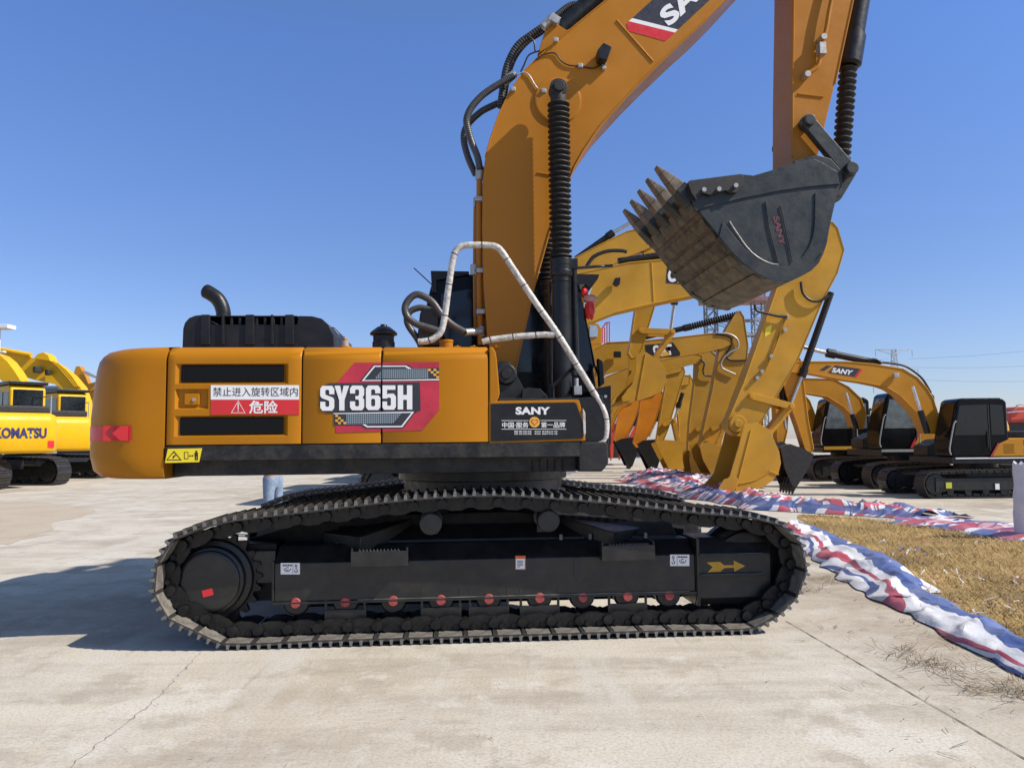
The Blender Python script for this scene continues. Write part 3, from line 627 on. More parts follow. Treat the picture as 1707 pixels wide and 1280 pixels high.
for i in range(4):
    for j in range(4):
        if (i + j) % 2 == 0 and i + (3 - j) >= 2: ck.append(quadpx(713.5 + 4.6 * i, 614.6 + 4 * j, 718.1 + 4.6 * i, 618.6 + 4 * j))
        if (i + j) % 2 == 0 and (3 - i) + j >= 2: ck.append(quadpx(559 + 4.5 * i, 691 + 4 * j, 563.5 + 4.5 * i, 695 + 4 * j))
layer('check_print', ck, 3, M['gold'])
yl = YW - .008
GL = {'S': [[(1, .66), (1, .88), (.85, 1), (.15, 1), (0, .88), (0, .60), (.10, .51), (.62, .40), (.64, .36), (.64, .2), (.58, .16), (.42, .16), (.36, .2), (.36, .36), (0, .36), (0, .12), (.15, 0), (.85, 0), (1, .12), (1, .44), (.9, .53), (.38, .64), (.36, .68), (.36, .8), (.42, .84), (.58, .84), (.64, .8), (.64, .66)]],
      'Y': [[(0, 1), (.38, 1), (.5, .64), (.62, 1), (1, 1), (.68, .42), (.68, 0), (.32, 0), (.32, .42)]],
      '3': [[(0, .68), (0, .88), (.15, 1), (.85, 1), (1, .88), (1, .62), (.88, .52), (1, .44), (1, .12), (.85, 0), (.15, 0), (0, .12), (0, .36), (.36, .36), (.36, .2), (.42, .16), (.58, .16), (.64, .2), (.64, .38), (.58, .44), (.38, .44), (.38, .58), (.58, .58), (.64, .64), (.64, .8), (.58, .84), (.42, .84), (.36, .8), (.36, .68)]],
      '6': [[(1, .68), (1, .88), (.85, 1), (.15, 1), (0, .88), (0, .12), (.15, 0), (.5, 0), (.5, .15), (.42, .15), (.36, .2), (.36, .4), (.42, .46), (.5, .46), (.5, .6), (.42, .6), (.36, .56), (.36, .8), (.42, .84), (.58, .84), (.64, .8), (.64, .68)], [(.5, 0), (.85, 0), (1, .12), (1, .5), (.87, .6), (.5, .6), (.5, .46), (.58, .46), (.64, .4), (.64, .2), (.58, .15), (.5, .15)]],
      '5': [[(0, 1), (.96, 1), (.96, .82), (.36, .82), (.36, .62), (.46, .66), (.84, .66), (1, .54), (1, .12), (.85, 0), (.15, 0), (0, .12), (0, .34), (.36, .34), (.36, .2), (.42, .16), (.58, .16), (.64, .2), (.64, .46), (.58, .5), (.42, .5), (.36, .46), (0, .46)]],
      'H': [[(0, 1), (.37, 1), (.37, .6), (.63, .6), (.63, 1), (1, 1), (1, 0), (.63, 0), (.63, .4), (.37, .4), (.37, 0), (0, 0)]]}
s = MB()
for ch, x0, x1 in (('S', 533.8, 557.2), ('Y', 557.6, 582), ('3', 583.4, 607), ('6', 610, 634), ('5', 636.8, 660), ('H', 663, 687.3)):
    yb_, yt_ = 684.6 - (x0 - 533) * .016, 643.0 - (x0 - 533) * .007
    for q in GL[ch]: s.prism(X([(x0 + (x1 - x0) * u, yb_ + (yt_ - yb_) * v) for u, v in q], yl), yl, yl + .002)
o = s.build('lettering', M['white'], MD, smooth=0); cutgap(o.data, *gp)
# --- black front box with brand panel
bx = X([(815, 739.5), (815, 668.5), (962, 666), (966, 668), (975.5, 708), (976, 735), (815, 740)], YS)[:6]
s = MB(); s.prism([p for p in bx], YS - .002, -.55); s.build('tool_box', M['sany'], EX, bevel=.01)
fx = X([(818, 736), (818, 673), (957, 670.5), (961, 673), (971.5, 706), (971.5, 731)], YS - .004)
s = MB(); s.prism(fx, YS - .006, YS - .003); BP = s.build('brand_panel', M['black'], EX, smooth=0)
yb = YS - .0085
def wordmark(cs, parent, m=M['white']): return text('SANY', cs, 'lettering', m, parent, bold=.045, space=1.05)
wordmark(corners(859.5, 678.3, 917, 691, yb), BP)
s = MB()
for q in (quadpx(836, 700.6, 881, 701.4), quadpx(901, 700.4, 944, 701.2), quadpx(836, 714.8, 944, 715.6)): s.prism(X(q, yb), yb - .001, yb)
s.build('rule_line', M['white'], BP, smooth=0)
text('中国·服务', corners(837, 703.5, 881, 713.3, yb), 'lettering', M['white'], BP, bold=.012); text('第一品牌', corners(902, 703.3, 942, 713, yb), 'lettering', M['white'], BP, bold=.010)
text('服务热线  400 8282318', corners(857, 717.6, 929, 720.6, yb), 'lettering', M['white'], BP, bold=.006); text('投诉热线  400 8879318', corners(857, 721.4, 929, 724.4, yb), 'lettering', M['white'], BP, bold=.006)
s = MB(); c = P(891, 703.5, yb); r = 8.6 / 210; s.prism(circ((c.x, c.z), r), yb - .002, yb); em = s.build('emblem', M['gold'], BP, smooth=0)
s = MB(); H_ = []
for i in range(40):
    t = 2 * pi * i / 40; H_.append((c.x + r * .042 * 16 * sin(t) ** 3, c.z + r * .042 * (13 * cos(t) - 5 * cos(2 * t) - 2 * cos(3 * t) - cos(4 * t))))
s.prism(H_, yb - .003, yb - .002); s.mat(1); s.prism([(c.x + (p[0] - c.x) * .68, c.z + (p[1] - c.z) * .68) for p in H_], yb - .004, yb - .003); s.build('heart_mark', [M['red'], M['gold']], em, smooth=0)
s = MB(); q = X([(972, 680), (976, 688), (977, 722), (974, 727), (972.5, 715), (971.6, 690)], YS - .02); s.prism(q, YS - .014, YS + .01); s.build('torn_film', M['wrap'], EX, bevel=.003)
# deck top behind the box, cover plates and boom bracket
s = MB(); a, b = P(832, 664, -1.4), P(966, 664, -1.4); s.box(a.x, b.x, -1.40, -.4, a.z - .04, a.z); s.build('deck_cover', M['matte'], EX, bevel=.008)
s = MB()
for y0, y1 in ((-.52, -.44), (.44, .52)):
    s.prism(X([(824, 740), (829, 604), (838, 601), (850, 604), (857, 618), (884, 668), (884, 740)], -.5), y0, y1)
for y0, y1 in ((-.62, -.53), (.53, .62)): s.prism(X([(868, 700), (870, 650), (880, 646), (900, 648), (912, 660), (916, 700)], -.6), y0, y1)
s.build('boom_bracket', M['frame'], EX, bevel=.008)
s = MB(); c = P(843, 624, -.5); s.lathe((c.x, -.56, c.z), (c.x, .56, c.z), [(0, .085), (.02, .10), (.98, .10), (1, .085)], 28); s.lathe((c.x, -.575, c.z), (c.x, -.555, c.z), [(0, .045), (1, .05)], 20); s.build('boom_pin', M['frame'], EX, bevel=.004)
# --- engine cover, exhaust and things on the hood
s = MB(); yc = -.80
z0 = z_top - .16
cov = [(303, 575), (305, 548), (308, 538), (315, 530), (325, 526), (336, 525), (338, 541), (495, 541), (497, 526.5), (520, 527), (536, 531), (548, 541), (556, 560), (560, 575)]
s.prism([(p[0], max(p[1], z0) if i not in (0, len(cov) - 1) else z0) for i, p in enumerate(X(cov, yc))], yc, .85)
for px in (342, 371, 416, 453, 482):
    w2 = 8 if px in (416, 482, 342) else 3; s.prism(X([(px - w2, 575), (px - w2 + 1, 524.5), (px + w2 - 1, 524.2), (px + w2, 575)], yc - .02), yc - .022, yc + .05)
a, b = P(338, 530, yc), P(496, 526, yc); s.box(a.x, b.x, yc + .004, .85, b.z - .012, b.z)
for px in range(385, 495, 14): q = P(px, 533, yc); s.box(q.x - .012, q.x + .012, yc + .01, .84, a.z - .07, b.z - .013)
EC = s.build('engine_cover', M['black'], EX, bevel=.022, seg=3)
s = MB(); s.prism(X([(548, 575), (548, 545), (556, 544), (566, 556), (574, 575)], -.2), -.2, .7); s.build('intake_duct', M['black'], EX, bevel=.03, seg=3)
s = MB(); ep = smoothpath([P(373, 575, .1), P(373, 535, .1), P(371, 515, .1), P(363, 499, .1), P(350, 489, .1), P(338, 483, .1)], 6); s.tube(ep, [.068] * (len(ep) - 3) + [.062, .05, .034], 20); s.build('exhaust_pipe', M['black'], EX, smooth=60)
s = MB(); c = P(575.5, 575, -.9); s.lathe((c.x, c.y, z_top - .02), (c.x, c.y, z_top + .125), [(0, .10), (.2, .095), (.28, .06), (.55, .055), (.56, .032), (.78, .032), (.8, .022), (1, .02)], 24); s.build('filler_cap', [M['sany']], EX, bevel=.003)
s = MB(); s.lathe((c.x, c.y, z_top + .062), (c.x, c.y, z_top + .14), [(0, .034), (.5, .034), (.55, .02), (.8, .02), (.85, .01), (1, .01)], 16); s.build('breather_valve', M['zinc'], EX)
s = MB(); c = P(639.5, 575, -.95); hz = P(639, 541, -.95).z - z_top; s.lathe((c.x, c.y, z_top - .02), (c.x, c.y, z_top + hz), [(0, .092), (.42, .092), (.43, .086), (.62, .086), (.66, .112), (.72, .112), (.8, .09), (.92, .05), (.93, .03), (1, .026)], 36); s.build('pre_cleaner', M['black'], EX, bevel=.002)
s = MB(); c = P(744, 573, -1.1); s.lathe((c.x, c.y, z_top - .03), (c.x, c.y, z_top + .085), [(0, .055), (.85, .055), (.87, .06), (1, .058)], 24); s.build('tank_neck', M['sany'], EX)
s = MB()
for px in (762, 790, 826): c = P(px, 574, -1.2); s.box(c.x - .03, c.x + .03, -1.25, -1.15, z_top, z_top + .018); s.cyl((c.x, -1.2, z_top + .018), (c.x, -1.2, z_top + .03), .012, 8)
s.build('hold_down_plate', M['sany'], EX, bevel=.003)
# --- cab on the far side
cabp = X([(702, 745), (704, 560), (712, 500), (720, 470), (723, 457), (958, 455), (966, 470), (986, 590), (997, 660), (998, 745)], .44)
s = MB(); s.prism(cabp, .44, 1.42); CB = s.build('cab', M['cabblack'], EX, bevel=.03)
s = MB(); s.prism(X([(960, 489), (967, 486), (990, 612), (985, 625), (962, 625)], .42), .43, .436)
s.prism(X([(735, 490), (780, 482), (900, 482), (945, 485), (950, 620), (735, 620)], .42), .43, .436); s.build('cab_window', M['glass'], CB, smooth=0)
fw = [P(*p, .44) for p in ((967, 484), (992, 610))]; s = MB()
s.loft([(fw[0].x + .012, .50, fw[0].z), (fw[0].x + .012, 1.36, fw[0].z), (fw[1].x + .012, 1.36, fw[1].z), (fw[1].x + .012, .50, fw[1].z)], [(fw[0].x + .018, .50, fw[0].z), (fw[0].x + .018, 1.36, fw[0].z), (fw[1].x + .018, 1.36, fw[1].z), (fw[1].x + .018, .50, fw[1].z)]); s.build('windscreen', M['glass'], CB, smooth=0)
s = MB(); s.prism(X([(958, 457), (999, 458), (996, 466), (984, 482), (975, 474), (960, 476)], .42), .40, 1.40); s.prism(X([(718, 452), (782, 453), (782, 458), (728, 468), (728, 490), (720, 487)], .42), .40, 1.40); s.build('rain_visor', M['black'], CB, bevel=.006)
s = MB(); s.tube([P(690, 447, .6), P(729, 483, .6)], .006, 6); s.build('antenna', M['ink'], CB)
s = MB(); s.tube(smoothpath([P(1003, 640, .2), P(1001, 625, .2), P(994, 610, .2)]), .03, 10); s.prism(X([(995, 598), (1003, 603), (1006, 640), (998, 646)], .2), .14, .24); s.build('front_lamp_bracket', M['black'], EX, bevel=.01)
s = MB(); s.prism(X([(990, 648), (1017, 643), (1017, 742), (1004, 746), (990, 742)], -.3), -.34, .3); q = P(1008, 661, -.3); s.mat(1); s.cyl((q.x, -.346, q.z), (q.x, -.339, q.z), .018, 14); s.build('front_plate', [M['black'], M['zinc']], EX, bevel=.006)
s = MB(); s.prism(X([(945, 668), (990, 664), (1000, 742), (950, 742)], -.9), -1.3, -.36); s.build('valve_cover', M['black'], EX, bevel=.012)
s = MB(); s.tube([P(920, 645, -.75), P(957, 612, -.75)], .018, 8); s.tube([P(922, 645, -.75), P(922, 668, -.75)], .014, 8); s.tube([P(959, 612, -.95), P(950, 620, -.7)], .016, 8); s.build('rail_stay', M['black'], EX)
# box behind the boom foot
s = MB(); s.prism(X([(694, 576), (700, 520), (706, 514), (730, 512), (733, 576)], -.2), -.2, .4); s.build('filter_housing', M['black'], EX, bevel=.02)
# --- handrails wrapped in film
def wrap_tube(pts, y, r, name):
    p = [P(*q, y) for q in pts]; p = smoothpath(p, 6); p = resample(p, int(len(p) * 1.5))[0]
    s = MB(); s.tube(p, [r * (1 + .10 * noise.noise(Vector((i * .7, 3, 1)))) for i in range(len(p))], 12); o = s.build(name, M['wrap'], EX, smooth=60)
    t = MB()
    for i in range(6, len(p) - 4, 17):
        d = (p[i + 1] - p[i]).normalized(); t.cyl(p[i] - d * .003, p[i] + d * .003, r * 1.10, 12)
    t.build('tape_band', M['ink'], o); return o
wrap_tube([(697, 570), (712, 568.5), (724, 564), (735, 553), (741, 530), (746, 492), (751, 457), (755, 432), (761, 417), (773, 409.5), (792, 408.5), (812, 409), (826, 411), (836, 419), (854, 446), (894, 506), (929, 556), (965, 614), (988, 652), (1003, 678), (1010, 700), (1010, 722), (1006, 735), (996, 740), (974, 743)], -1.28, .026, 'handrail')
wrap_tube([(804, 570), (818, 566.5), (843, 563), (866, 560.5), (890, 559), (908, 558), (924, 558)], -1.28, .025, 'handrail_branch')

# --- boom
BY = .31
bp = [(812, 560), (806, 470), (804, 380), (805, 300), (809, 262), (818, 230), (832, 190), (850, 152), (876, 116), (912, 82), (956, 45), (1010, 1), (1120, -84), (1230, -165), (1318, -232), (1350, -246), (1378, -232), (1384, -200), (1362, -172), (1300, -96), (1215, -4), (1180, 31), (1137, 70), (1093, 112), (1056, 149), (1021, 187), (1003, 207), (988, 228), (972, 252), (958, 277), (947, 305), (936, 340), (918, 380), (890, 480), (872, 560), (859, 618), (854, 630), (843, 636), (831, 632), (824, 615)]
s = MB(); s.prism(X(bp, -BY), -BY, BY); BM = s.build('boom', M['boompaint'], EX, bevel=.010)
def rim(pts, y, r, name='weld_rim'):
    s = MB(); s.tube([P(*q, y) for q in pts], r, 6); return s.build(name, M['boompaint'], BM)
rim(bp[21:36], -BY - .002, .010); rim(bp[4:13], -BY - .002, .008)
c = P(930, 165, -BY); s = MB(); rr_ = 41 / 185
s.lathe((c.x + .0, -BY - .022, c.z - .02), (c.x, BY + .022, c.z - .02), [(0, rr_ - .02), (.006, rr_), (.994, rr_), (1, rr_ - .02)], 48); s.build('pivot_boss', M['boompaint'], BM, bevel=.004)
s = MB()
for a, b in (((1028, 34), (1089, 103)), ((896, 288), (918, 292))): s.tube([P(*a, -BY - .003), P(*b, -BY - .003)], .009, 6)
s.build('weld_seam', M['boompaint'], BM)
# brand mark on the boom
dec = [(1080, 40 - 40), (1045, 39), (1124, 58), (1180, 6), (1262, -70), (1150, -58)]
yB = -BY - .001
o = decal('boom_mark', [(1054, 31), (1130, 50), (1250, -62), (1170, -75)], yB, M['navyprint'], BM)
decal('white_stripe', [(1048, 36), (1125, 55), (1130, 50), (1054, 31)], yB, M['white'], o); decal('red_stripe', [(1044.5, 40), (1047, 52), (1109, 69), (1125, 55), (1048, 36)], yB, M['red'], o)
wordmark([P(1116, 46, yB - .005), P(1232, -62, yB - .005), P(1208, -84, yB - .005), P(1096, 22, yB - .005)], o)
# work lamp, wires, fittings
s = MB(); s.prism(X([(996, 84), (1006, 72), (1020, 79), (1012, 101), (999, 98)], -.45), -.46, -.33); wl = s.build('work_lamp', M['black'], EX, bevel=.008)
s = MB(); c = P(1006, 105, -.33); s.box(c.x - .02, c.x + .02, -.36, -.305, c.z - .035, c.z + .04); s.cyl((c.x, -.36, c.z - .06), (c.x, -.31, c.z - .06), .02, 10); s.build('lamp_bracket', M['zinc'], wl, bevel=.003)
def wire(name, pts, y, r, m, par=EX, k=6, n=8):
    p = [P(*q[:2], q[2] if len(q) > 2 else y) for q in pts]; s = MB(); s.tube(smoothpath(p, k) if k else p, r, n); return s.build(name, m, par, smooth=60)
wire('lamp_wire', [(1003, 106), (990, 114), (968, 111), (948, 109), (936, 102), (924, 89), (905, 92), (893, 100)], -BY - .012, .007, M['ink'])
wire('grease_line', [(912, 153), (900, 151), (891, 141), (882, 126), (873, 121), (862, 125)], -BY - .012, .007, M['zinc'])
s = MB()
for px, py in ((967, 111), (926, 68), (906, 153), (855, 150)): c = P(px, py, -BY - .01); s.cyl((c.x, -BY - .04, c.z), (c.x, -BY, c.z), .022, 10); s.box(c.x - .025, c.x + .025, -BY - .03, -BY - .003, c.z - .02, c.z + .02)
s.build('hose_clip', M['zinc'], EX, bevel=.004)
# steel pipes and hoses along the back of the boom
for (a, b, y, r) in (((799, 300), (801, 575), -.20, .028), ((794, 330), (794, 560), .02, .028)):
    wire('hydraulic_pipe', [a, ((a[0] + b[0]) / 2 - 1, (a[1] + b[1]) / 2), b], y, r, M['boompaint'], k=4, n=12)
s = MB()
for px, py in ((800, 333), (803, 520), (803, 452)): c = P(px, py, -.22); s.box(c.x - .05, c.x + .03, -.26, .05, c.z - .022, c.z + .022)
for px, py in ((799, 292), (790, 450), (803, 553)): c = P(px, py, -.2); s.cyl((c.x, -.2, c.z - .05), (c.x, -.2, c.z + .05), .036, 8)
s.cyl(P(775, 554, -.35), P(803, 552, -.24), .034, 10)
s.build('pipe_clamp', M['zinc'], EX, bevel=.005)
HS = [([(800, 284), (796, 262), (786, 237), (779, 212), (778, 198), (785, 181), (800, 163), (818, 149), (843, 134), (856, 127)], -.22, .030), ([(793, 292), (780, 262), (773, 231), (779, 209), (800, 188), (818, 178), (834, 171)], -.02, .030),
      ([(834, 180), (840, 134), (847, 105), (863, 76), (886, 58), (909, 42), (922, 30)], -.10, .032), ([(838, 176), (846, 128), (858, 95), (878, 70), (900, 55), (912, 46)], .10, .030),
      ([(924, 29), (950, 9), (975, 6), (1004, 2), (1016, -6)], -.05, .026), ([(776, 554), (756, 543), (738, 527), (722, 505), (708, 495), (694, 491), (682, 499), (675, 513), (679, 528), (694, 540), (712, 546), (735, 553)], -.35, .030),
      ([(704, 580), (694, 562), (682, 545), (678, 532), (684, 519), (700, 513), (720, 517)], -.15, .028)]
for p, y, r in HS:
    o = wire('hydraulic_hose', p, y, r, M['hose'], n=12)
    pp = resample(smoothpath([P(*q, y) for q in p], 6), max(14, int(len(p) * 6)))[0]; t = MB()
    for i in range(1, len(pp) - 1): d = (pp[i + 1] - pp[i]).normalized(); t.cyl(pp[i] - d * .007, pp[i] + d * .007, r * 1.10, 12)
    t.build('spiral_guard', M['hose_ring'], o)
s = MB()
for a, b in (((842, 137), (858, 123)), ((904, 46), (922, 28)), ((800, 278), (799, 300))): s.cyl(P(*a, -.2), P(*b, -.2), .04, 12)
s.prism(X([(912, 36), (920, 25), (934, 34), (928, 44)], -.2), -.25, .05); s.build('hose_coupling', M['zinc'], EX, bevel=.006)
wire('loop_cable', [(900, 85), (882, 92), (873, 110), (868, 120)], -.25, .008, M['ink']); wire('loop_cable', [(892, 85), (890, 70), (880, 60), (876, 62)], -.2, .009, M['ink'])
# arm cylinder on the top of the boom
s = MB(); s.prism(X([(896, 92), (905, 62), (914, 44), (926, 40), (944, 52), (958, 46), (948, 58)], -.16), -.18, -.10); s.prism(X([(896, 92), (905, 62), (914, 44), (926, 40), (944, 52), (958, 46), (948, 58)], -.16), .10, .18); s.build('cylinder_bracket', M['boompaint'], BM, bevel=.008)
a, b = P(928, 56, -.02), P(1180, -172, -.02); s = MB(); s.lathe(a, b, [(0, .06), (.02, .10), (.93, .10), (.94, .125), (1, .125)], 28); ac = s.build('arm_cylinder', M['black'], EX, bevel=.004)
s = MB(); s.cyl(b, P(1400, -330, -.02), .05, 16); s.build('cylinder_rod', M['steel'], ac)
# boom cylinders with bellows
def bellows(s, a, b, r0, r1, n):
    pr = []
    for i in range(n): pr += [(i / n, r0), ((i + .38) / n, r1), ((i + .5) / n, r1 * .98), ((i + .88) / n, r0)]
    s.lathe(a, b, pr + [(1, r0)], 30)
for y in (-.50, .50):
    e = P(930, 150, -.50); lo = P(938, 690, -.50); hd = P(935, 432, -.50); hb = P(935.5, 462, -.50); bt = P(931, 170, -.50)
    for q in (e, lo, hd, hb, bt): q.y = y
    s = MB(); s.lathe(lo, hb, [(0, .075), (.01, .086), (.97, .086), (1, .09)], 32); s.lathe(hb, hd, [(0, .098), (.1, .104), (.3, .104), (.32, .100), (.6, .1), (.62, .104), (.95, .104), (1, .096)], 36); s.lathe(hb - Vector((0, 0, .05)), hb - Vector((0, 0, .035)), [(0, .092), (1, .092)], 32)
    bc = s.build('boom_cylinder', M['black'], EX, bevel=.003)
    s = MB(); bellows(s, hd, bt, .070, .104, 29); s.build('bellows', M['matte'], bc, smooth=25)
    s = MB(); s.cyl((e.x, y - .07, e.z), (e.x, y + .07, e.z), .082, 32); s.cyl((e.x, y - .10, e.z), (e.x, y + .0, e.z), .052, 24); s.lathe(bt + Vector((0, 0, -.02)), e, [(0, .07), (.6, .075), (1, .06)], 24); s.build('rod_eye', M['matte'], bc, bevel=.01)
    s = MB(); s.tube([(hd.x + .12, y, hd.z - .02), (hd.x + .13, y, lo.z + .5), (hd.x + .10, y, lo.z + .35)], .026, 10); s.box(hd.x + .09, hd.x + .15, y - .03, y + .03, hd.z - .09, hd.z); s.build('cylinder_pipe', M['black'], bc)
s = MB(); c = P(946, 655, -.56); s.box(c.x + .05, c.x + .12, -.62, -.5, c.z - .02, c.z + .06); s.cyl((c.x + .08, -.56, c.z + .06), (c.x + .08, -.56, c.z + .13), .022, 10); s.build('fitting_block', M['zinc'], EX, bevel=.005)
wire('hydraulic_pipe', [(917, 470), (918, 560), (919, 640)], -.35, .018, M['black'], k=3); wire('hydraulic_pipe', [(958, 447, -.5), (985, 445, -.5), (1005, 444, -.5), (1020, 443, -.4)], -.5, .014, M['ink'], k=3)
# --- arm (stick)
AY = .24
ap = [(1322, -250), (1324, -100), (1323, 0), (1321, 150), (1321, 262), (1318, 296), (1328, 318), (1345, 316), (1356, 290), (1362, 266), (1392, 140), (1422, 0), (1450, -130), (1470, -250), (1480, -330), (1440, -380), (1390, -360), (1335, -300)]
s = MB(); s.prism(X(ap, -AY), -AY, AY); AR = s.build('arm', M['boompaint'], EX, bevel=.010)
s = MB(); s.tube([P(*q, -AY - .003) for q in ((1330, 157), (1372, 162))], .010, 6); s.tube([P(*q, -AY) for q in ap[2:5]], .012, 6); s.tube([P(*q, -AY) for q in ap[10:13]], .010, 6); s.build('weld_seam', M['boompaint'], AR)
s = MB(); s.tube(smoothpath([P(*q, -AY - .06) for q in ((1396, -40), (1384, 10), (1377, 50), (1370, 75), (1367, 96), (1362, 112), (1345, 124))], 5), .022, 12)
s.mat(1); 
for px, py in ((1371, 64), (1344, 126)): c = P(px, py, -AY - .06); s.cyl((c.x, -AY - .10, c.z), (c.x, -AY + .0, c.z), .034, 10)
c = P(1369, 83, -AY - .06); s.box(c.x - .035, c.x + .035, -AY - .10, -AY - .02, c.z - .06, c.z + .06); s.build('grease_pipe', [M['boompaint'], M['zinc']], AR, bevel=.004)
# bucket cylinder
a, b, c, e = P(1446, -60, 0), P(1414, 112, 0), P(1427, 88, 0), P(1408, 284, 0)
top = P(1478, -280, 0); s = MB(); s.lathe(top, b, [(0, .06), (.02, .105), (.86, .105), (.875, .125), (.99, .125), (1, .09)], 32); kc = s.build('bucket_cylinder', M['black'], EX, bevel=.004)
s = MB(); bellows(s, b, P(1402, 272, 0), .062, .092, 15); s.build('bellows', M['matte'], kc, smooth=25)
s = MB(); s.cyl(P(1402, 272, 0), e, .045, 14); s.build('rod_end', M['steel'], kc)
s = MB(); p0, p1 = X([(1347, 203), (1415, 284)], -.34)
for y0, y1 in ((-.36, -.28), (.28, .36)): s.prism(capsule(p0, p1, .068, .075), y0, y1)
s.cyl((p0[0], -.40, p0[1]), (p0[0], .40, p0[1]), .055, 24); s.cyl((p1[0], -.42, p1[1]), (p1[0], .42, p1[1]), .062, 24); s.build('idler_link', M['bucket'], EX, bevel=.01)
s = MB(); q0, q1 = X([(1415, 284), (1392, 322)], -.2)
s.prism(capsule(q0, q1, .085, .085), -.2, .2); s.build('bucket_link', M['bucket'], EX, bevel=.012)
# --- bucket
KY = .76
side = [(1150, 305), (1239, 291), (1256, 293), (1280, 286), (1304, 278), (1330, 270), (1357, 265), (1376, 274), (1396, 287), (1400, 309), (1395, 326), (1392, 340), (1387, 362), (1382, 386), (1379, 405), (1373, 423), (1365, 439), (1353, 451), (1335, 461), (1313, 469), (1294, 469), (1276, 463), (1258, 453), (1239, 439), (1218, 417), (1199, 394), (1170, 358), (1146, 316)]
KB = MB(); sp_ = X(side, -KY)
for y0, y1 in ((-KY, -KY + .045), (KY - .045, KY)): KB.prism(sp_, y0, y1)
outer = X([(1141, 318), (1150, 330), (1170, 358), (1199, 394), (1218, 417), (1239, 439), (1258, 453), (1276, 463), (1294, 469), (1313, 469), (1335, 461), (1353, 451), (1365, 439), (1373, 423), (1379, 405), (1382, 386), (1387, 362), (1392, 340), (1396, 318), (1393, 292)], -KY)
def inset(pl, d):
    o = []
    for i, p in enumerate(pl):
        a = Vector(pl[max(i - 1, 0)]); b = Vector(pl[min(i + 1, len(pl) - 1)]); t = (b - a).normalized(); o.append((p[0] - t.y * d, p[1] + t.x * d))
    return o
inn = inset(outer, .045); s = MB(); ny = KY - .047
vs = [(p[0], y, p[1]) for y in (-ny, ny) for p in outer] + [(p[0], y, p[1]) for y in (-ny, ny) for p in inn]; n = len(outer); nw = 9
for i in range(n - 1):
    s.mat(0 if i < nw else 1); s.add([vs[k] for k in (i, i + 1, n + i + 1, n + i)], [(0, 1, 2, 3)]); s.add([vs[k + 2 * n] for k in (i, i + 1, n + i + 1, n + i)], [(3, 2, 1, 0)])
for i in (0, n - 1): s.add([vs[k] for k in (i, n + i, 3 * n + i, 2 * n + i)], [(0, 1, 2, 3)])
BK = s.build('bucket', [M['wear'], M['bucket']], EX, smooth=40); KB.build('side_plate', M['bucket'], BK, bevel=.006)
# wear plates across the underside and heel shrouds along its edges
o2 = inset(outer, -.016); s = MB()
for (i, j, f0, f1) in ((1, 2, .0, .8), (2, 3, .1, .55), (2, 3, .7, 1.0), (3, 4, .2, .9), (4, 5, .15, .8), (6, 7, .1, .85)):
    A, B, C, D = [Vector(q) for q in (outer[i], outer[j], o2[i], o2[j])]; a0, a1, c0, c1 = A.lerp(B, f0), A.lerp(B, f1), C.lerp(D, f0), C.lerp(D, f1)
    s.loft([(v.x, -ny, v.y) for v in (a0, a1, c1, c0)], [(v.x, ny, v.y) for v in (a0, a1, c1, c0)])
s.build('wear_plate', M['wear'], BK, bevel=.004)
s = MB(); o3 = inset(outer, -.012)
for y0, y1 in ((-KY - .006, -KY + .09), (KY - .09, KY + .006)):
    for i, j in ((3, 5), (5, 7), (7, 9)): s.prism([outer[i], outer[j], o3[j], o3[i]], y0, y1)
s.build('heel_shroud', M['bucket'], BK, bevel=.004)
s = MB()
lip_strip = [(1160, 352), (1178, 345), (1240, 330), (1300, 318), (1350, 311), (1397, 307), (1400, 309), (1396, 287), (1376, 274), (1357, 265), (1330, 270), (1304, 278), (1280, 286), (1256, 293), (1239, 291), (1150, 305), (1146, 316)]
s.prism(X(lip_strip, -KY - .012), -KY - .014, -KY - .001)
band = [(1199, 394), (1218, 417), (1239, 439), (1258, 453), (1276, 463), (1294, 469), (1313, 469), (1335, 461), (1353, 451), (1365, 439), (1373, 423), (1370, 420), (1360, 434), (1348, 441), (1330, 445), (1305, 445), (1283, 440), (1262, 430), (1242, 415), (1218, 385), (1205, 370)]
s.prism(X(band[:11] + band[11:], -KY - .012), -KY - .010, -KY - .001)
s.build('reinforcing_plate', M['bucket'], BK, bevel=.004)
s = MB(); s.tube(smoothpath([P(*q, -KY - .008) for q in ((1216, 369), (1226, 385), (1245, 412), (1262, 428), (1283, 439), (1298, 441))], 5), .006, 6); s.build('scuffed_weld', M['zinc'], BK)
s = MB(); s.tube([P(*q, -KY - .008) for q in ((1276, 336), (1282, 380), (1298, 441))], .006, 6); s.tube([P(*q, -KY - .008) for q in ((1301, 343), (1321, 437))], .005, 6); s.tube(smoothpath([P(*q, -KY - .006) for q in ((1359, 322), (1358, 375), (1352, 405), (1340, 425))], 5), .006, 6); s.build('side_rib', M['bucket'], BK)
text('SANY', [P(1288, 362, -KY - .003), P(1300, 410, -KY - .003), P(1310, 408, -KY - .003), P(1299, 360, -KY - .003)], 'lettering', mat('worn_red_print', (.16, .03, .04), .5, var=.5, scale=60), BK, bold=.03)
s = MB(); gd = X([(1146, 305), (1150, 301), (1236, 290), (1240, 294), (1238, 310), (1228, 322), (1216, 322), (1210, 318), (1196, 322), (1184, 326), (1170, 322), (1160, 334), (1152, 322)], -KY - .05)
for y0, y1 in ((-KY - .055, -KY - .016), (KY + .016, KY + .055)): s.prism(gd, y0, y1)
sc = s.build('side_cutter', M['matte'], BK, bevel=.006)
s = MB()
for px, py in ((1173, 317), (1198, 316), (1226, 310)): q = P(px, py, -KY - .055); s.cyl((q.x, -KY - .075, q.z), (q.x, -KY - .05, q.z), .022, 6)
s.build('cutter_bolt', M['zinc'], sc)
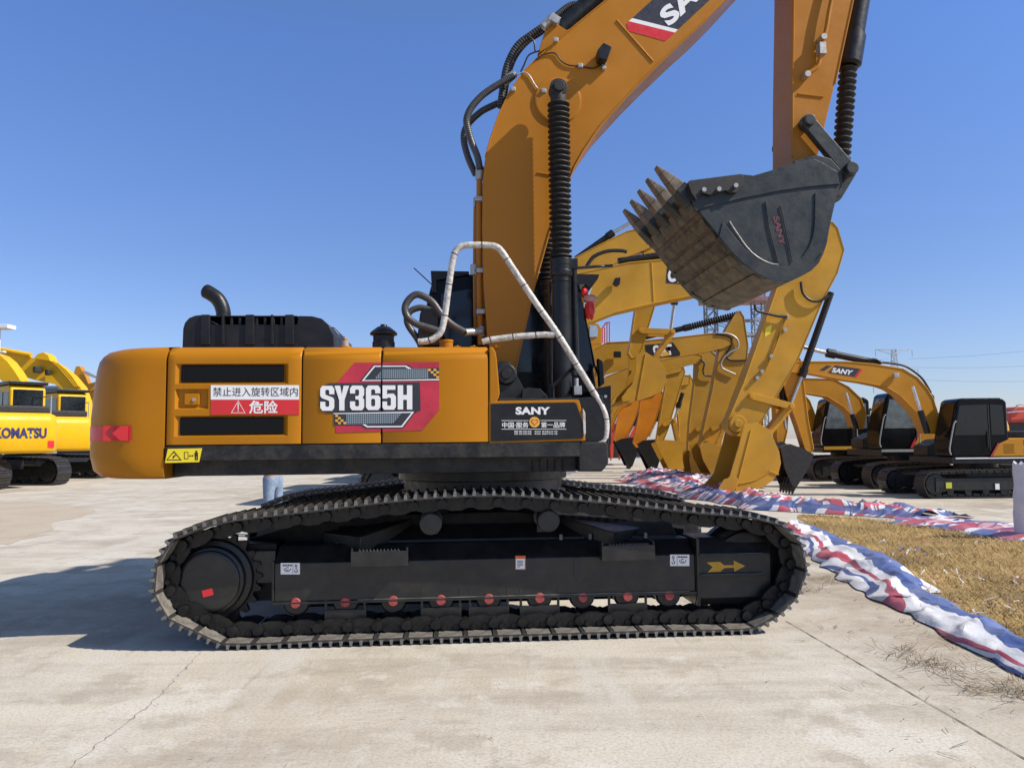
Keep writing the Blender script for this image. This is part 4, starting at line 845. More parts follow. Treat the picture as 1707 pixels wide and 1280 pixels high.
lip0, lip1 = Vector(X([(1155, 341)], -.66)[0]), Vector(X([(1093, 281)], -.66)[0]); d2 = (lip1 - lip0).normalized(); n2 = Vector((-d2.y, d2.x)); Ld = (lip1 - lip0).length
for k in range(5):
    yk = -.66 + 1.32 * k / 4
    def sec(f, hw, a, b): c = lip0 + d2 * (Ld * f); u, l = c + n2 * a, c + n2 * b; return [(l.x, yk - hw, l.y), (l.x, yk + hw, l.y), (u.x, yk + hw, u.y), (u.x, yk - hw, u.y)]
    s = MB()
    for A_, B_ in ((sec(-.42, .065, .04, -.02), sec(.05, .088, .055, -.078)), (sec(.05, .088, .055, -.078), sec(.42, .078, .05, -.072))): s.loft(A_, B_)
    tb = s.build('tooth_adapter', M['bucket'], BK, bevel=.012)
    s = MB()
    for A_, B_ in ((sec(.40, .070, .052, -.066), sec(.62, .066, .036, -.048)), (sec(.62, .066, .036, -.048), sec(.85, .055, .018, -.030)), (sec(.85, .055, .018, -.030), sec(1.02, .042, .002, -.018))): s.loft(A_, B_)
    s.build('tooth', M['tooth'], tb, bevel=.008)
s = MB()
for y0, y1 in ((-.36, -.30), (.30, .36)): s.prism(X([(1318, 300), (1320, 272), (1357, 262), (1380, 268), (1400, 290), (1398, 330), (1360, 330)], -.3), y0, y1)
s.build('bucket_ear', M['bucket'], BK, bevel=.008)

# ------------------------------------------------------------------ parked machines behind
def machine(name, label, group, loc, yaw, k, paint, cabm=None, cw_text=None, house_mats=None, stripe=None, skip_house=False, gauge=1.0, hoodz=2.15, L=1.95, tank=None, tyaw=0, cabdx=0, flip=False, roof=False):
    """generic crawler excavator body; local +x is forward, +y its left; k scales it"""
    r = empty(name, loc, yaw, label=label, cat='excavator', group=group); cabm = cabm or M['cabblack']
    def pt(mb, nm, m, par=r, **kw):
        if tyaw and nm in ('crawler_track', 'track_frame', 'idler_wheel', 'sprocket', 'track_roller', 'car_body'):
            R3 = Matrix.Rotation(radians(tyaw), 3, 'Z'); mb.v = [tuple(R3 @ Vector(v)) for v in mb.v]
        return mb.build(nm, m, par, **kw)
    S = lambda v: v * k
    L2, h, wd = L * k, .86 * k, .6 * k
    loop = [Vector((x, 0, z)) for x, z in ((-L2, .40 * k), (-L2 + .06 * k, .20 * k), (-L2 + .30 * k, .03 * k), (0, .03 * k), (L2 - .30 * k, .03 * k), (L2 - .06 * k, .20 * k), (L2, .42 * k), (L2 - .06 * k, .64 * k), (L2 - .30 * k, .80 * k), (.6 * k, h), (-.6 * k, h), (-L2 + .30 * k, .82 * k), (-L2 + .06 * k, .62 * k))]
    rp, ll = resample(smoothpath(loop, 6, True), 48, True)
    for sy in (-1, 1):
        y0 = sy * 1.2 * k * gauge - wd / 2; s = MB()
        for i in range(48):
            a, b = rp[i], rp[(i + 1) % 48]; t = (b - a).normalized(); n = Vector((t.z, 0, -t.x)); c = (a + b) / 2; p2 = (b - a).length / 2
            Q = [c - t * p2 * .97, c + t * p2 * .97]; D = [q + n * .0 for q in Q] + [q - n * .02 * k for q in Q[::-1]]
            s.loft([(v.x, y0, v.z) for v in D], [(v.x, y0 + wd, v.z) for v in D])
            for f in (-.5, .25):
                g = c + t * p2 * f; D = [g - t * .012 * k, g - t * .006 * k + n * .03 * k, g + t * .006 * k + n * .03 * k, g + t * .012 * k]
                s.loft([(v.x, y0 + .01, v.z) for v in D], [(v.x, y0 + wd - .01, v.z) for v in D])
            D = [c - t * p2 * .9 - n * .03 * k, c + t * p2 * .9 - n * .03 * k, c + t * p2 * .8 - n * .11 * k, c - t * p2 * .8 - n * .11 * k]
            for yy in (.16, .38): s.loft([(v.x, y0 + yy * k, v.z) for v in D], [(v.x, y0 + (yy + .05) * k, v.z) for v in D])
        pt(s, 'crawler_track', M['shoe'])
        s = MB(); ya, yb = y0 + .10 * k, y0 + .50 * k; xl, xr_ = -L + .6, L - .7; s.prism([(xl * k, .24 * k), (xr_ * k, .24 * k), (xr_ * k, .60 * k), (xl * k, .60 * k)], ya, yb)
        s.prism([(xr_ * k, .2 * k), (xr_ * k + .3 * k, .2 * k), (xr_ * k + .3 * k, .62 * k), (xr_ * k, .62 * k)], ya - .01, yb + .01)
        f = pt(s, 'track_frame', M['frame'], bevel=.01 * k)
        for x in (-L + .45, L - .43): s = MB(); s.lathe((x * k, ya + .02, .42 * k), (x * k, yb - .02, .42 * k), [(0, .2 * k), (.03, .30 * k), (.3, .33 * k), (.7, .33 * k), (.97, .30 * k), (1, .2 * k)], 24); pt(s, 'idler_wheel' if x > 0 else 'sprocket', M['frame'])
        s = MB()
        for x in range(7): xq = (xl + .25 + x * (xr_ - xl - .4) / 6) * k; s.cyl((xq, ya + .02, .2 * k), (xq, yb - .02, .2 * k), .10 * k, 14)
        pt(s, 'track_roller', M['frame'], f)
    s = MB(); s.box(-.8 * k, .8 * k, -.9 * k, .9 * k, .5 * k, .8 * k); s.cyl((0, 0, .8 * k), (0, 0, 1.02 * k), .62 * k, 32); pt(s, 'car_body', M['frame'], bevel=.02 * k)
    z0 = 1.02 * k; zt = hoodz * k
    s = MB(); s.box(-2.1 * k, 1.45 * k, -1.28 * k, 1.28 * k, z0, z0 + .2 * k); pt(s, 'deck_frame', M['black'], bevel=.02 * k)
    s = MB(); ring = lambda z, e: [(x, y, z) for x, y in [(-1.70 * k, -1.3 * k + e)] + [(-2.35 * k - (.35 * k - e) * sin(a) + .0, (-1.0 * k - (.3 * k - e) * cos(a))) for a in [pi / 2 * i / 6 for i in range(7)]] + [(-2.35 * k - (.35 * k - e) * sin(a), (1.0 * k + (.3 * k - e) * cos(a))) for a in [pi / 2 * i / 6 for i in range(6, -1, -1)]] + [(-1.70 * k, 1.3 * k - e)]]
    rr = [ring(z0 - .02 * k, .10 * k), ring(z0 + .08 * k, 0), ring(zt - .25 * k, .02 * k), ring(zt - .08 * k, .06 * k), ring(zt - .01, .2 * k)]; n = len(rr[0])
    s.add([v for q in rr for v in q], [(i * n + a, i * n + (a + 1) % n, (i + 1) * n + (a + 1) % n, (i + 1) * n + a) for i in range(4) for a in range(n)] + [list(range(n)), list(range(4 * n, 5 * n))])
    cw = pt(s, 'counterweight', paint, smooth=50)
    s = MB(); s.prismx([(-1.28 * k, z0 + .21 * k), (-1.28 * k, zt - .12 * k), (-1.16 * k, zt), (.2 * k, zt), (.2 * k, z0 + .21 * k)], -1.69 * k, .05 * k); pt(s, 'engine_housing', paint, bevel=.02 * k)
    s = MB(); s.prismx([(.22 * k, z0 + .21 * k), (.22 * k, zt), (1.16 * k, zt), (1.28 * k, zt - .12 * k), (1.28 * k, z0 + .21 * k)], -1.69 * k, -.35 * k); sd = pt(s, 'side_door', paint, bevel=.02 * k)
    s = MB()
    for sy in (-1, 1):
        for zz in (1.38, 1.78): s.box(-1.5 * k, -.8 * k, min(sy * 1.281 * k, sy * 1.287 * k), max(sy * 1.281 * k, sy * 1.287 * k), zz * k, (zz + .2) * k)
    pt(s, 'air_grille', M['grille'], sd)
    s = MB(); s.box(-1.5 * k, -.5 * k, -.7 * k, .7 * k, zt, zt + .22 * k); ec = pt(s, 'engine_cover', M['black'], bevel=.05 * k)
    s = MB(); s.tube(smoothpath([(-1.2 * k, -.75 * k, zt), (-1.2 * k, -.75 * k, zt + .4 * k), (-1.28 * k, -.75 * k, zt + .5 * k)]), .05 * k, 12); pt(s, 'exhaust_pipe', M['black'])
    s = MB(); s.prism([(.1 * k, z0 + .21 * k), (1.3 * k, z0 + .21 * k), (1.3 * k, 1.55 * k), (.9 * k, 1.75 * k), (.1 * k, 1.85 * k)], -1.27 * k, -.35 * k); pt(s, 'fuel_tank', tank or paint, bevel=.03 * k)
    # cab with glass panes on every side
    c0, c1, ztop = (-.30 + cabdx) * k, (1.48 + cabdx) * k, 3.0 * k; ya, yb = (-1.27 * k, -.32 * k) if flip else (.32 * k, 1.27 * k)
    prof = [(c0, z0 + .21 * k), (c1 - .05 * k, z0 + .21 * k), (c1, 1.7 * k), (c1 - .28 * k, ztop - .08 * k), (c1 - .40 * k, ztop), (c0 + .15 * k, ztop), (c0, ztop - .12 * k)]
    s = MB(); s.prism(prof, ya, yb); cab = pt(s, 'cab', cabm, bevel=.06 * k, seg=3)
    gl = M['glass']
    if roof: s = MB(); s.box(c0 - .05, c1 - .25 * k, ya - .06, yb + .06, ztop + .002, ztop + .10 * k); pt(s, 'cab_roof', M['black'], cab, bevel=.03); s = MB(); s.box(-2.5 * k, -1.55 * k, -1.05 * k, 1.05 * k, zt - .02 * k, zt + .20 * k); pt(s, 'rear_cover', M['matte'], bevel=.06 * k); s = MB(); s.tube([(-2.3 * k, -1.15 * k, zt - .05), (-2.3 * k, -1.15 * k, zt + .5 * k), (-1.5 * k, -1.15 * k, zt + .5 * k), (-1.5 * k, -1.15 * k, zt - .05)], .025, 8); pt(s, 'handrail', M['zinc'])
    for yy in (ya - .008, yb + .002):
        for q in ([(c0 + .62 * k, 1.88 * k), (c1 - .14 * k, 1.88 * k), (c1 - .34 * k, ztop - .22 * k), (c0 + .62 * k, ztop - .2 * k)], [(c0 + .12 * k, 1.88 * k), (c0 + .52 * k, 1.88 * k), (c0 + .52 * k, ztop - .2 * k), (c0 + .14 * k, ztop - .22 * k)]):
            s = MB(); s.prism(q, yy, yy + .006); pt(s, 'cab_window', M['glasslit'] if stripe == 'lit' else gl, cab, smooth=0)
        s = MB(); s.box(c0 + .57 * k, c0 + .60 * k, yy - .004, yy + .012, z0 + .4 * k, 2.8 * k); s.tube([(c0 + .66 * k, yy + (.03 if yy > .5 * k else -.02), 1.5 * k), (c0 + .66 * k, yy + (.03 if yy > .5 * k else -.02), 2.0 * k)], .014, 8); pt(s, 'door_rail', M['matte'], cab)
    A = Vector((c1 - .015 * k, 0, 1.76 * k)); B = Vector((c1 - .265 * k, 0, ztop - .14 * k)); nrm = Vector(((B - A).z, 0, -(B - A).x)).normalized() * .012; s = MB()
    s.loft([(A.x + nrm.x, ya + .09 * k, A.z + nrm.z), (A.x + nrm.x, yb - .09 * k, A.z + nrm.z), (B.x + nrm.x, yb - .09 * k, B.z + nrm.z), (B.x + nrm.x, ya + .09 * k, B.z + nrm.z)], [(A.x - .02, ya + .09 * k, A.z), (A.x - .02, yb - .09 * k, A.z), (B.x - .02, yb - .09 * k, B.z), (B.x - .02, ya + .09 * k, B.z)]); pt(s, 'windscreen', gl, cab, smooth=0)
    s = MB(); s.box(c0 - .012, c0 - .002, ya + .08 * k, yb - .08 * k, (1.85 if roof else 2.1) * k, ztop - .14 * k); pt(s, 'rear_window', gl, cab)
    s = MB(); s.tube(smoothpath([(c1 + .0, yb + .02, 1.3 * k), (c1 + .03, yb + .03, 1.5 * k), (c1 - .12 * k, yb + .03, 2.2 * k), (c1 - .2 * k, yb + .03, 2.3 * k)]), .018, 8); pt(s, 'grab_rail', M['zinc'], cab)
    s = MB(); s.tube([(1.1 * k, -1.2 * k, 1.6 * k), (1.1 * k, -1.2 * k, 2.3 * k), (.3 * k, -1.2 * k, 2.4 * k), (.3 * k, -1.2 * k, 1.8 * k)], .018, 8); pt(s, 'handrail', M['zinc'])
    if cw_text: 
        zz = (1.42 * k, 1.72 * k); xx = -2.704 * k
        text(cw_text, [(xx, .38 * k, zz[0]), (xx, -.92 * k, zz[0]), (xx, -.92 * k, zz[1]), (xx, .38 * k, zz[1])], 'lettering', M['navyink'], cw, bold=.04)
        xs = (-1.45 * k, -.15 * k); text(cw_text, [(xs[0], -1.288 * k, zz[0]), (xs[1], -1.288 * k, zz[0]), (xs[1], -1.288 * k, zz[1]), (xs[0], -1.288 * k, zz[1])], 'lettering', M['navyink'], cw, bold=.04)
        s = MB(); s.box(-2.712 * k, -2.702 * k, -1.12 * k, -.96 * k, 1.15 * k, 1.35 * k); s.box(-2.712 * k, -2.702 * k, .96 * k, 1.12 * k, 1.15 * k, 1.35 * k); pt(s, 'reflector', M['red'], cw)
    return r, frame(loc, yaw)
def front(r, Pm, paint, flip=False, boom=None, arm=None, bucket=None, bw=.75, aw=.22, bo=.28, kc=None, link1=None, link2=None, ac=None, bc=None, bmat=None, teeth=None, rod=None, bellow=None, arm_rim=True):
    """boom, arm, bucket, cylinders traced in the machine's own plane and given real widths"""
    sg = 1 if flip else -1
    XX = lambda pts, w: [(q.x, q.z) for q in (Pm(*p, sg * w) for p in pts)]
    def T(s, a, b, r0, r1=None, y=0, n=16): A = Pm(*a, y); B = Pm(*b, y); return s.cyl(A, B, r0, n, r1)
    out = {}
    def edge(pl, w, par, r_=.016):
        s = MB()
        for a in range(len(pl)): s.tube([(pl[a][0], sg * w, pl[a][1]), (pl[(a + 1) % len(pl)][0], sg * w, pl[(a + 1) % len(pl)][1])], r_, 5)
        s.build('sun_catching_rim', paint, par)  # rim added round the outline to catch the sun
    if boom: s = MB(); s.prism(XX(boom, bo), -bo, bo); out['boom'] = s.build('boom', paint, r, bevel=.012); edge(XX(boom, bo), bo, out['boom'])
    if arm:
        s = MB(); s.prism(XX(arm, aw), -aw, aw); out['arm'] = s.build('arm', paint, r, bevel=.010); edge(XX(arm, aw), aw, out['arm'])
    if bucket:
        s = MB(); pl = XX(bucket, bw)
        for y0, y1 in ((-bw, -bw + .05), (bw - .05, bw)): s.prism(pl, y0, y1)
        plates = s
        if teeth:
            i0, i1 = teeth['shell']; pp = pl[i0:i1 + 1]
            if i1 < i0: pp = pl[i0:] + pl[:i1 + 1]
            cx = sum(p[0] for p in pl) / len(pl); cz = sum(p[1] for p in pl) / len(pl); n = len(pp)
            qq = [(p[0] + (cx - p[0]) * .07, p[1] + (cz - p[1]) * .07) for p in pp]; y = bw - .045
            s = MB(); vs = [(p[0], yy, p[1]) for yy in (-y, y) for p in pp] + [(p[0], yy, p[1]) for yy in (-y, y) for p in qq]
            s.add(vs, [(i, i + 1, n + i + 1, n + i) for i in range(n - 1)] + [(2 * n + i, 3 * n + i, 3 * n + i + 1, 2 * n + i + 1) for i in range(n - 1)] + [(0, n, 3 * n, 2 * n), (n - 1, 3 * n - 1, 4 * n - 1, 2 * n - 1)])
            out['bucket'] = bk = s.build('bucket', bmat or paint, r, smooth=45); plates.build('side_plate', bmat or paint, bk, bevel=.006)
            a, b = [Vector(q) for q in XX(teeth['line'], bw)]; d = (b - a); L = d.length; d.normalize(); nn = Vector((-d.y, d.x))
            for i in range(5):
                yk = -bw * .86 + bw * 1.72 * i / 4; s = MB()
                def sec(f, hw, th): c = a + d * L * f; return [(c.x - nn.x * th, yk - hw, c.y - nn.y * th), (c.x - nn.x * th, yk + hw, c.y - nn.y * th), (c.x + nn.x * th, yk + hw, c.y + nn.y * th), (c.x + nn.x * th, yk - hw, c.y + nn.y * th)]
                s.loft(sec(-.5, .07, .05), sec(.35, .065, .055)); s.loft(sec(.351, .055, .045), sec(1, .03, .012)); s.build('tooth', bmat or paint, bk, bevel=.006)
    if kc:
        a, b, c = kc; s = MB(); T(s, a, b, .085); A = Pm(*b, 0); Bd = (Pm(*a, 0) - A).normalized(); s.cyl(A, A + Bd * .22, .11, 20); ky = s.build('bucket_cylinder', M['black'], r, bevel=.005); s = MB(); T(s, b, c, .048); s.build('cylinder_rod', M['steel'], ky)
    if link1:
        s = MB()
        for y0, y1 in ((-.32, -.25), (.25, .32)): s.prism(capsule(*XX(link1, .32), .085, .085), y0, y1)
        for q in XX(link1, .32): s.cyl((q[0], -.36, q[1]), (q[0], .36, q[1]), .06, 16)
        s.build('idler_link', paint, r, bevel=.01)
    if link2: s = MB(); s.prism(capsule(*XX(link2, .2), .09, .08), -.18, .18); s.build('bucket_link', paint, r, bevel=.01)
    if ac:
        a, b, c = ac; s = MB(); T(s, a, b, .09); A = Pm(*b, 0); Bd = (Pm(*a, 0) - A).normalized(); s.cyl(A, A + Bd * .22, .115, 20); ky = s.build('arm_cylinder', M['black'], r, bevel=.005)
        s = MB()
        if bellow: bellows(s, Pm(*b, 0), Pm(*c, 0), .085, .125, 22); s.build('bellows', M['matte'], ky, smooth=25)
        else: T(s, b, c, .05); s.build('cylinder_rod', M['steel'], ky)
    if bc:
        for y in (-.42, .42):
            a, b, c = bc; s = MB(); T(s, a, b, .075, y=y); ky = s.build('boom_cylinder', M['black'], r, bevel=.005); s = MB(); T(s, b, c, .045, y=y); s.build('cylinder_rod', M['steel'], ky)
    return out
def sticker(Pm, pts, y, m, parent, name, th=.004):
    s = MB(); s.prism([(q.x, q.z) for q in (Pm(*p, y) for p in pts)], y - th if y < 0 else y, y if y < 0 else y + th); return s.build(name, m, parent, smooth=0)
def hose(Pm, pts, y, r, m, parent, name='hydraulic_hose'): s = MB(); s.tube(smoothpath([Pm(*p, y) for p in pts], 6), r, 8); return s.build(name, m, parent, smooth=60)
GC = 'yellow excavators parked in a row facing right'
# nearest of the row
r1, P1 = machine('excavator', 'yellow excavator whose bucket rests on the striped tarp, boom right behind the dark bucket', GC, (-1.3, 19.7, 0), 0, 1.15, M['cat'])
o1 = front(r1, P1, M['cat'], boom=[(860, 700), (895, 560), (930, 485), (962, 456), (1010, 446), (1049, 438), (1121, 431), (1240, 416), (1335, 412), (1348, 440), (1300, 468), (1167, 491), (1091, 506), (1026, 521), (984, 538), (950, 595), (905, 700)],
    arm=[(1387, 370), (1396, 380), (1407, 417), (1396, 455), (1372, 500), (1330, 600), (1290, 668), (1262, 714), (1244, 727), (1226, 726), (1214, 716), (1214, 700), (1240, 638), (1294, 484), (1322, 404), (1345, 378), (1368, 366)], aw=.26,
    bucket=[(1240, 708), (1262, 704), (1284, 717), (1290, 732), (1299, 752), (1302, 772), (1298, 788), (1288, 801), (1272, 812), (1250, 819), (1227, 824), (1198, 830), (1196, 818), (1206, 806), (1217, 793), (1222, 775), (1232, 742)],
    bw=.78, teeth=dict(shell=(2, 11), line=[(1206, 826), (1170, 832)]), kc=[(1385, 488), (1336, 628), (1319, 672)], link1=[(1253, 660), (1320, 677)], link2=[(1318, 678), (1278, 728)], ac=[(1030, 436), (1112, 424), (1330, 388)], bc=[(905, 700), (935, 600), (985, 480)])
s = MB(); q = P1(1230, 706, -.36); s.cyl((q.x, -.40, q.z), (q.x, .40, q.z), .21, 28); s.cyl((q.x, -.43, q.z), (q.x, .43, q.z), .10, 20); s.build('bucket_pin', M['cat'], r1, bevel=.02)
s = MB(); s.prism([(p.x, p.z) for p in (P1(*v, -.79) for v in ((1198, 812), (1206, 799), (1222, 794), (1230, 797), (1229, 810), (1222, 819), (1200, 822)))], -.81, -.785); s.prism([(p.x, p.z) for p in (P1(*v, -.79) for v in ((1283, 783), (1299, 790), (1297, 792), (1282, 786)))], -.80, -.785); s.build('side_cutter', M['cat'], o1['bucket'], bevel=.008)
s = MB(); s.tube([P1(1252, 717, -.79), P1(1226, 818, -.79)], .014, 6); s.tube(smoothpath([P1(*v, -.79) for v in ((1232, 806), (1258, 800), (1280, 788), (1284, 784))]), .014, 6); s.build('weld_seam', M['cat'], o1['bucket'])
bl = sticker(P1, [(1110, 472), (1112, 446), (1121, 443), (1160, 440), (1166, 458), (1174, 477), (1150, 479), (1140, 474)], -.281, M['ink'], o1['boom'], 'boom_mark')
text('C', [P1(*v, -.288) for v in ((1112.5, 471), (1127, 470), (1128, 446), (1114, 447))], 'lettering', M['white'], bl, bold=.05)
text('AT', [P1(*v, -.288) for v in ((1131, 470), (1166, 467), (1162, 444), (1132, 446))], 'lettering', M['white'], bl, bold=.05)
sticker(P1, [(1128, 472), (1152, 470), (1143, 460)], -.286, M['gold'], bl, 'gold_triangle')
sticker(P1, [(1276, 546), (1287, 541), (1284, 556), (1275, 562)], -.262, M['yellowsign'], o1['arm'], 'warning_sticker')
for pts in ([(1335, 470), (1338, 488), (1350, 500), (1366, 502), (1382, 492)],): hose(P1, pts, -.34, .035, M['hose'], r1)
hose(P1, [(1258, 508), (1262, 518), (1280, 523), (1298, 527), (1312, 528)], -.34, .035, M['hose'], r1); hose(P1, [(1312, 528), (1304, 548), (1290, 585), (1275, 620)], -.30, .022, M['cat2'], r1, 'steel_pipe')
s = MB()
for px, py in ((1312, 528), (1308, 550), (1285, 594), (1270, 619), (1262, 630)): q = P1(px, py, -.3); s.cyl((q.x, -.34, q.z), (q.x, -.262, q.z), .05, 8)
s.build('pipe_fitting', M['zinc'], r1, bevel=.005)
q = P1(1026, 471, -.4); s = MB(); s.prism([(p.x, p.z) for p in (P1(*v, -.4) for v in ((1021, 474), (1025, 464), (1034, 463), (1033, 474), (1028, 478)))], -.45, -.33); s.build('work_lamp', M['black'], r1, bevel=.01)
hose(P1, [(978, 444), (990, 428), (1012, 419), (1035, 418), (1045, 420)], -.1, .05, M['hose'], r1)
s = MB(); s.tube([P1(1086, 437, -.285), P1(1090, 503, -.285)], .014, 6); s.tube([P1(*v, -.285) for v in ((984, 537), (1026, 520), (1091, 505), (1167, 490))], .018, 6); s.build('weld_seam', M['cat'], o1['boom'])
# second: bucket held in the air
r2, P2 = machine('excavator', 'yellow excavator holding a yellow bucket high in the air behind the front boom', GC, (-1.6, 23.0, 0), 0, 1.15, M['cat'])
o2_ = front(r2, P2, M['cat'], boom=[(890, 690), (925, 500), (955, 432), (1000, 408), (1045, 386), (1085, 376), (1102, 382), (1100, 402), (1080, 414), (1040, 430), (990, 458), (955, 540), (925, 690)],
    arm=[(1082, 378), (1110, 380), (1106, 430), (1100, 470), (1092, 509), (1079, 552), (1071, 580), (1064, 595), (1054, 597), (1048, 588), (1052, 570), (1060, 515), (1070, 445)], aw=.24,
    bucket=[(1060, 590), (1077, 587), (1097, 600), (1108, 614), (1111, 634), (1104, 652), (1085, 661), (1063, 668), (1036, 674), (1036, 664), (1045, 650), (1054, 640), (1060, 615)], bw=.72,
    teeth=dict(shell=(2, 8), line=[(1042, 669), (1018, 678)]), kc=[(1129, 430), (1124, 508), (1118, 550)], link1=[(1068, 551), (1121, 553)], link2=[(1121, 554), (1094, 596)], ac=[(960, 432), (1022, 388), (1060, 366)])
s = MB(); s.prism([(p.x, p.z) for p in (P2(*v, -.74) for v in ((1036, 662), (1044, 652), (1056, 649), (1058, 660), (1050, 668), (1038, 670)))], -.76, -.73); s.build('side_cutter', M['cat'], o2_['bucket'], bevel=.008)
s = MB(); s.tube([P2(1076, 590, -.73), P2(1062, 666, -.73)], .014, 6); s.build('weld_seam', M['cat'], o2_['bucket'])
# third: logo boom with the tall arm and ribbed cylinder
r3, P3 = machine('excavator', 'yellow excavator with a ribbed black cylinder over its boom, behind the raised yellow bucket', GC, (-2.2, 26, 0), 0, 1.15, M['cat2'])
o3_ = front(r3, P3, M['cat2'], boom=[(925, 740), (950, 650), (975, 606), (992, 582), (1012, 571), (1073, 568), (1123, 563), (1183, 556), (1210, 556), (1222, 562), (1220, 573), (1205, 580), (1175, 587), (1132, 594), (1101, 601), (1046, 613), (1010, 624), (985, 650), (960, 740)],
    arm=[(1226, 523), (1234, 519), (1240, 528), (1247, 575), (1245, 600), (1218, 672), (1200, 726), (1188, 745), (1174, 750), (1168, 742), (1172, 722), (1188, 650), (1199, 590), (1207, 556)], aw=.24,
    bucket=[(1166, 742), (1182, 735), (1205, 745), (1216, 770), (1206, 792), (1196, 797), (1186, 792), (1172, 766)], bw=.7, teeth=dict(shell=(1, 6), line=[(1192, 796), (1186, 806)]),
    kc=[(1244, 604), (1220, 662), (1206, 700)], link1=[(1188, 715), (1208, 703)], link2=[(1208, 704), (1198, 742)], ac=[(1075, 562), (1150, 545), (1236, 523)], bellow=True)
bl = sticker(P3, [(1078, 597), (1075, 575), (1122, 571), (1134, 588), (1133, 594)], -.281, M['ink'], o3_['boom'], 'boom_mark')
text('CAT', [P3(*v, -.288) for v in ((1092, 594), (1123, 591), (1119, 573), (1086, 576))], 'lettering', M['white'], bl, bold=.05); sticker(P3, [(1101, 595), (1118, 592), (1110, 584)], -.29, M['gold'], bl, 'gold_triangle')
hose(P3, [(1196, 555), (1216, 557), (1229, 566), (1230, 580), (1216, 588), (1204, 600), (1203, 612), (1212, 618), (1226, 624)], -.30, .03, M['zinc'], r3); hose(P3, [(1190, 557), (1216, 562), (1219, 575), (1211, 592), (1218, 600), (1232, 601), (1246, 600)], -.27, .03, M['hose'], r3)
s = MB(); q = P3(1029, 591, -.4); s.box(q.x - .12, q.x + .12, -.46, -.34, q.z - .10, q.z + .10); s.build('work_lamp', M['black'], r3, bevel=.02)
# fourth .. seventh: dipper arms hanging behind one another
def hanging(label, loc, paint, bmat, boom, arm, bucket, sh, line, kc, aw=.19, bw=.6, l1=None, l2=None):
    r, Pm = machine('excavator', label, GC, loc, 0, 1.1, paint); o = front(r, Pm, paint, boom=boom, arm=arm, bucket=bucket, bmat=bmat, teeth=dict(shell=sh, line=line), kc=kc, aw=aw, bw=bw, bo=.24, link1=l1, link2=l2); return r, Pm, o
r4, P4, o4 = hanging('yellow excavator whose slim arm hangs between the logo boom and the leaning arm', (-1.8, 29.3, 0), M['cat2'], M['cat2'], [(950, 740), (985, 650), (1010, 628), (1050, 612), (1103, 599), (1158, 589), (1170, 592), (1172, 603), (1150, 608), (1106, 618), (1060, 632), (1025, 660), (985, 740)],
    [(1160, 588), (1185, 584), (1201, 598), (1195, 640), (1174, 735), (1160, 754), (1147, 750), (1150, 700), (1158, 640)], [(1150, 752), (1163, 745), (1180, 752), (1186, 772), (1174, 785), (1166, 792), (1154, 790), (1150, 770)], (1, 6), [(1160, 790), (1157, 799)], [(1194, 640), (1183, 682), (1178, 706)], l1=[(1162, 716), (1179, 706)], l2=[(1179, 707), (1174, 744)])
hose(P4, [(1168, 598), (1174, 606), (1172, 618), (1176, 626), (1192, 627)], -.27, .03, M['hose'], r4)
r5, P5, o5 = hanging('yellow excavator with its yellow bucket hanging left of the slim arm', (-2.4, 32, 0), M['cat'], M['cat'], [(960, 740), (1000, 650), (1060, 618), (1120, 606), (1138, 606), (1138, 618), (1075, 634), (1030, 660), (1000, 740)],
    [(1114, 616), (1138, 606), (1142, 620), (1130, 660), (1114, 715), (1104, 740), (1094, 738), (1100, 700)], [(1094, 740), (1108, 733), (1143, 735), (1150, 756), (1142, 776), (1132, 794), (1122, 796), (1112, 776)], (2, 6), [(1128, 792), (1125, 802)], [(1138, 655), (1130, 680), (1124, 700)], l1=[(1107, 708), (1124, 700)], l2=[(1124, 701), (1132, 738)])
r6, P6, o6 = hanging('orange excavator with a black bucket hanging nearest to the yellow one', (-2.0, 36.5, 0), M['orange'], M['black'], [(980, 740), (1010, 670), (1050, 640), (1090, 636), (1100, 642), (1095, 656), (1055, 664), (1030, 690), (1010, 740)],
    [(1070, 656), (1100, 645), (1106, 658), (1093, 700), (1076, 735), (1062, 746), (1056, 738), (1064, 700)], [(1062, 740), (1072, 734), (1100, 732), (1106, 744), (1101, 764), (1094, 786), (1086, 787), (1076, 766)], (2, 6), [(1091, 783), (1089, 791)], [(1106, 662), (1094, 702), (1082, 728)])
r7, P7, o7 = hanging('orange excavator with a black bucket hanging farthest from the camera', (-2.4, 40.5, 0), M['orange'], M['black'], [(960, 740), (985, 680), (1020, 655), (1055, 652), (1062, 658), (1056, 670), (1025, 680), (1000, 740)],
    [(1036, 670), (1062, 660), (1068, 672), (1056, 705), (1042, 730), (1030, 740), (1024, 732), (1030, 700)], [(1026, 736), (1036, 731), (1058, 729), (1067, 738), (1061, 760), (1054, 778), (1046, 777), (1038, 760)], (2, 6), [(1051, 776), (1050, 783)], [(1068, 678), (1056, 710), (1046, 730)])
r8, P8, o8 = hanging('yellow excavator whose arm stands behind the gap between the two slim arms', (-2.2, 34.4, 0), M['cat'], M['cat2'], [(960, 745), (1000, 660), (1070, 634), (1130, 624), (1150, 626), (1150, 640), (1080, 650), (1035, 672), (1000, 745)],
    [(1126, 640), (1150, 624), (1158, 640), (1160, 700), (1152, 752), (1142, 764), (1134, 760), (1132, 710)], [(1136, 752), (1152, 745), (1166, 752), (1168, 770), (1158, 786), (1148, 786), (1140, 772)], (2, 6), [(1152, 784), (1150, 792)], [(1160, 660), (1158, 700), (1152, 735)])
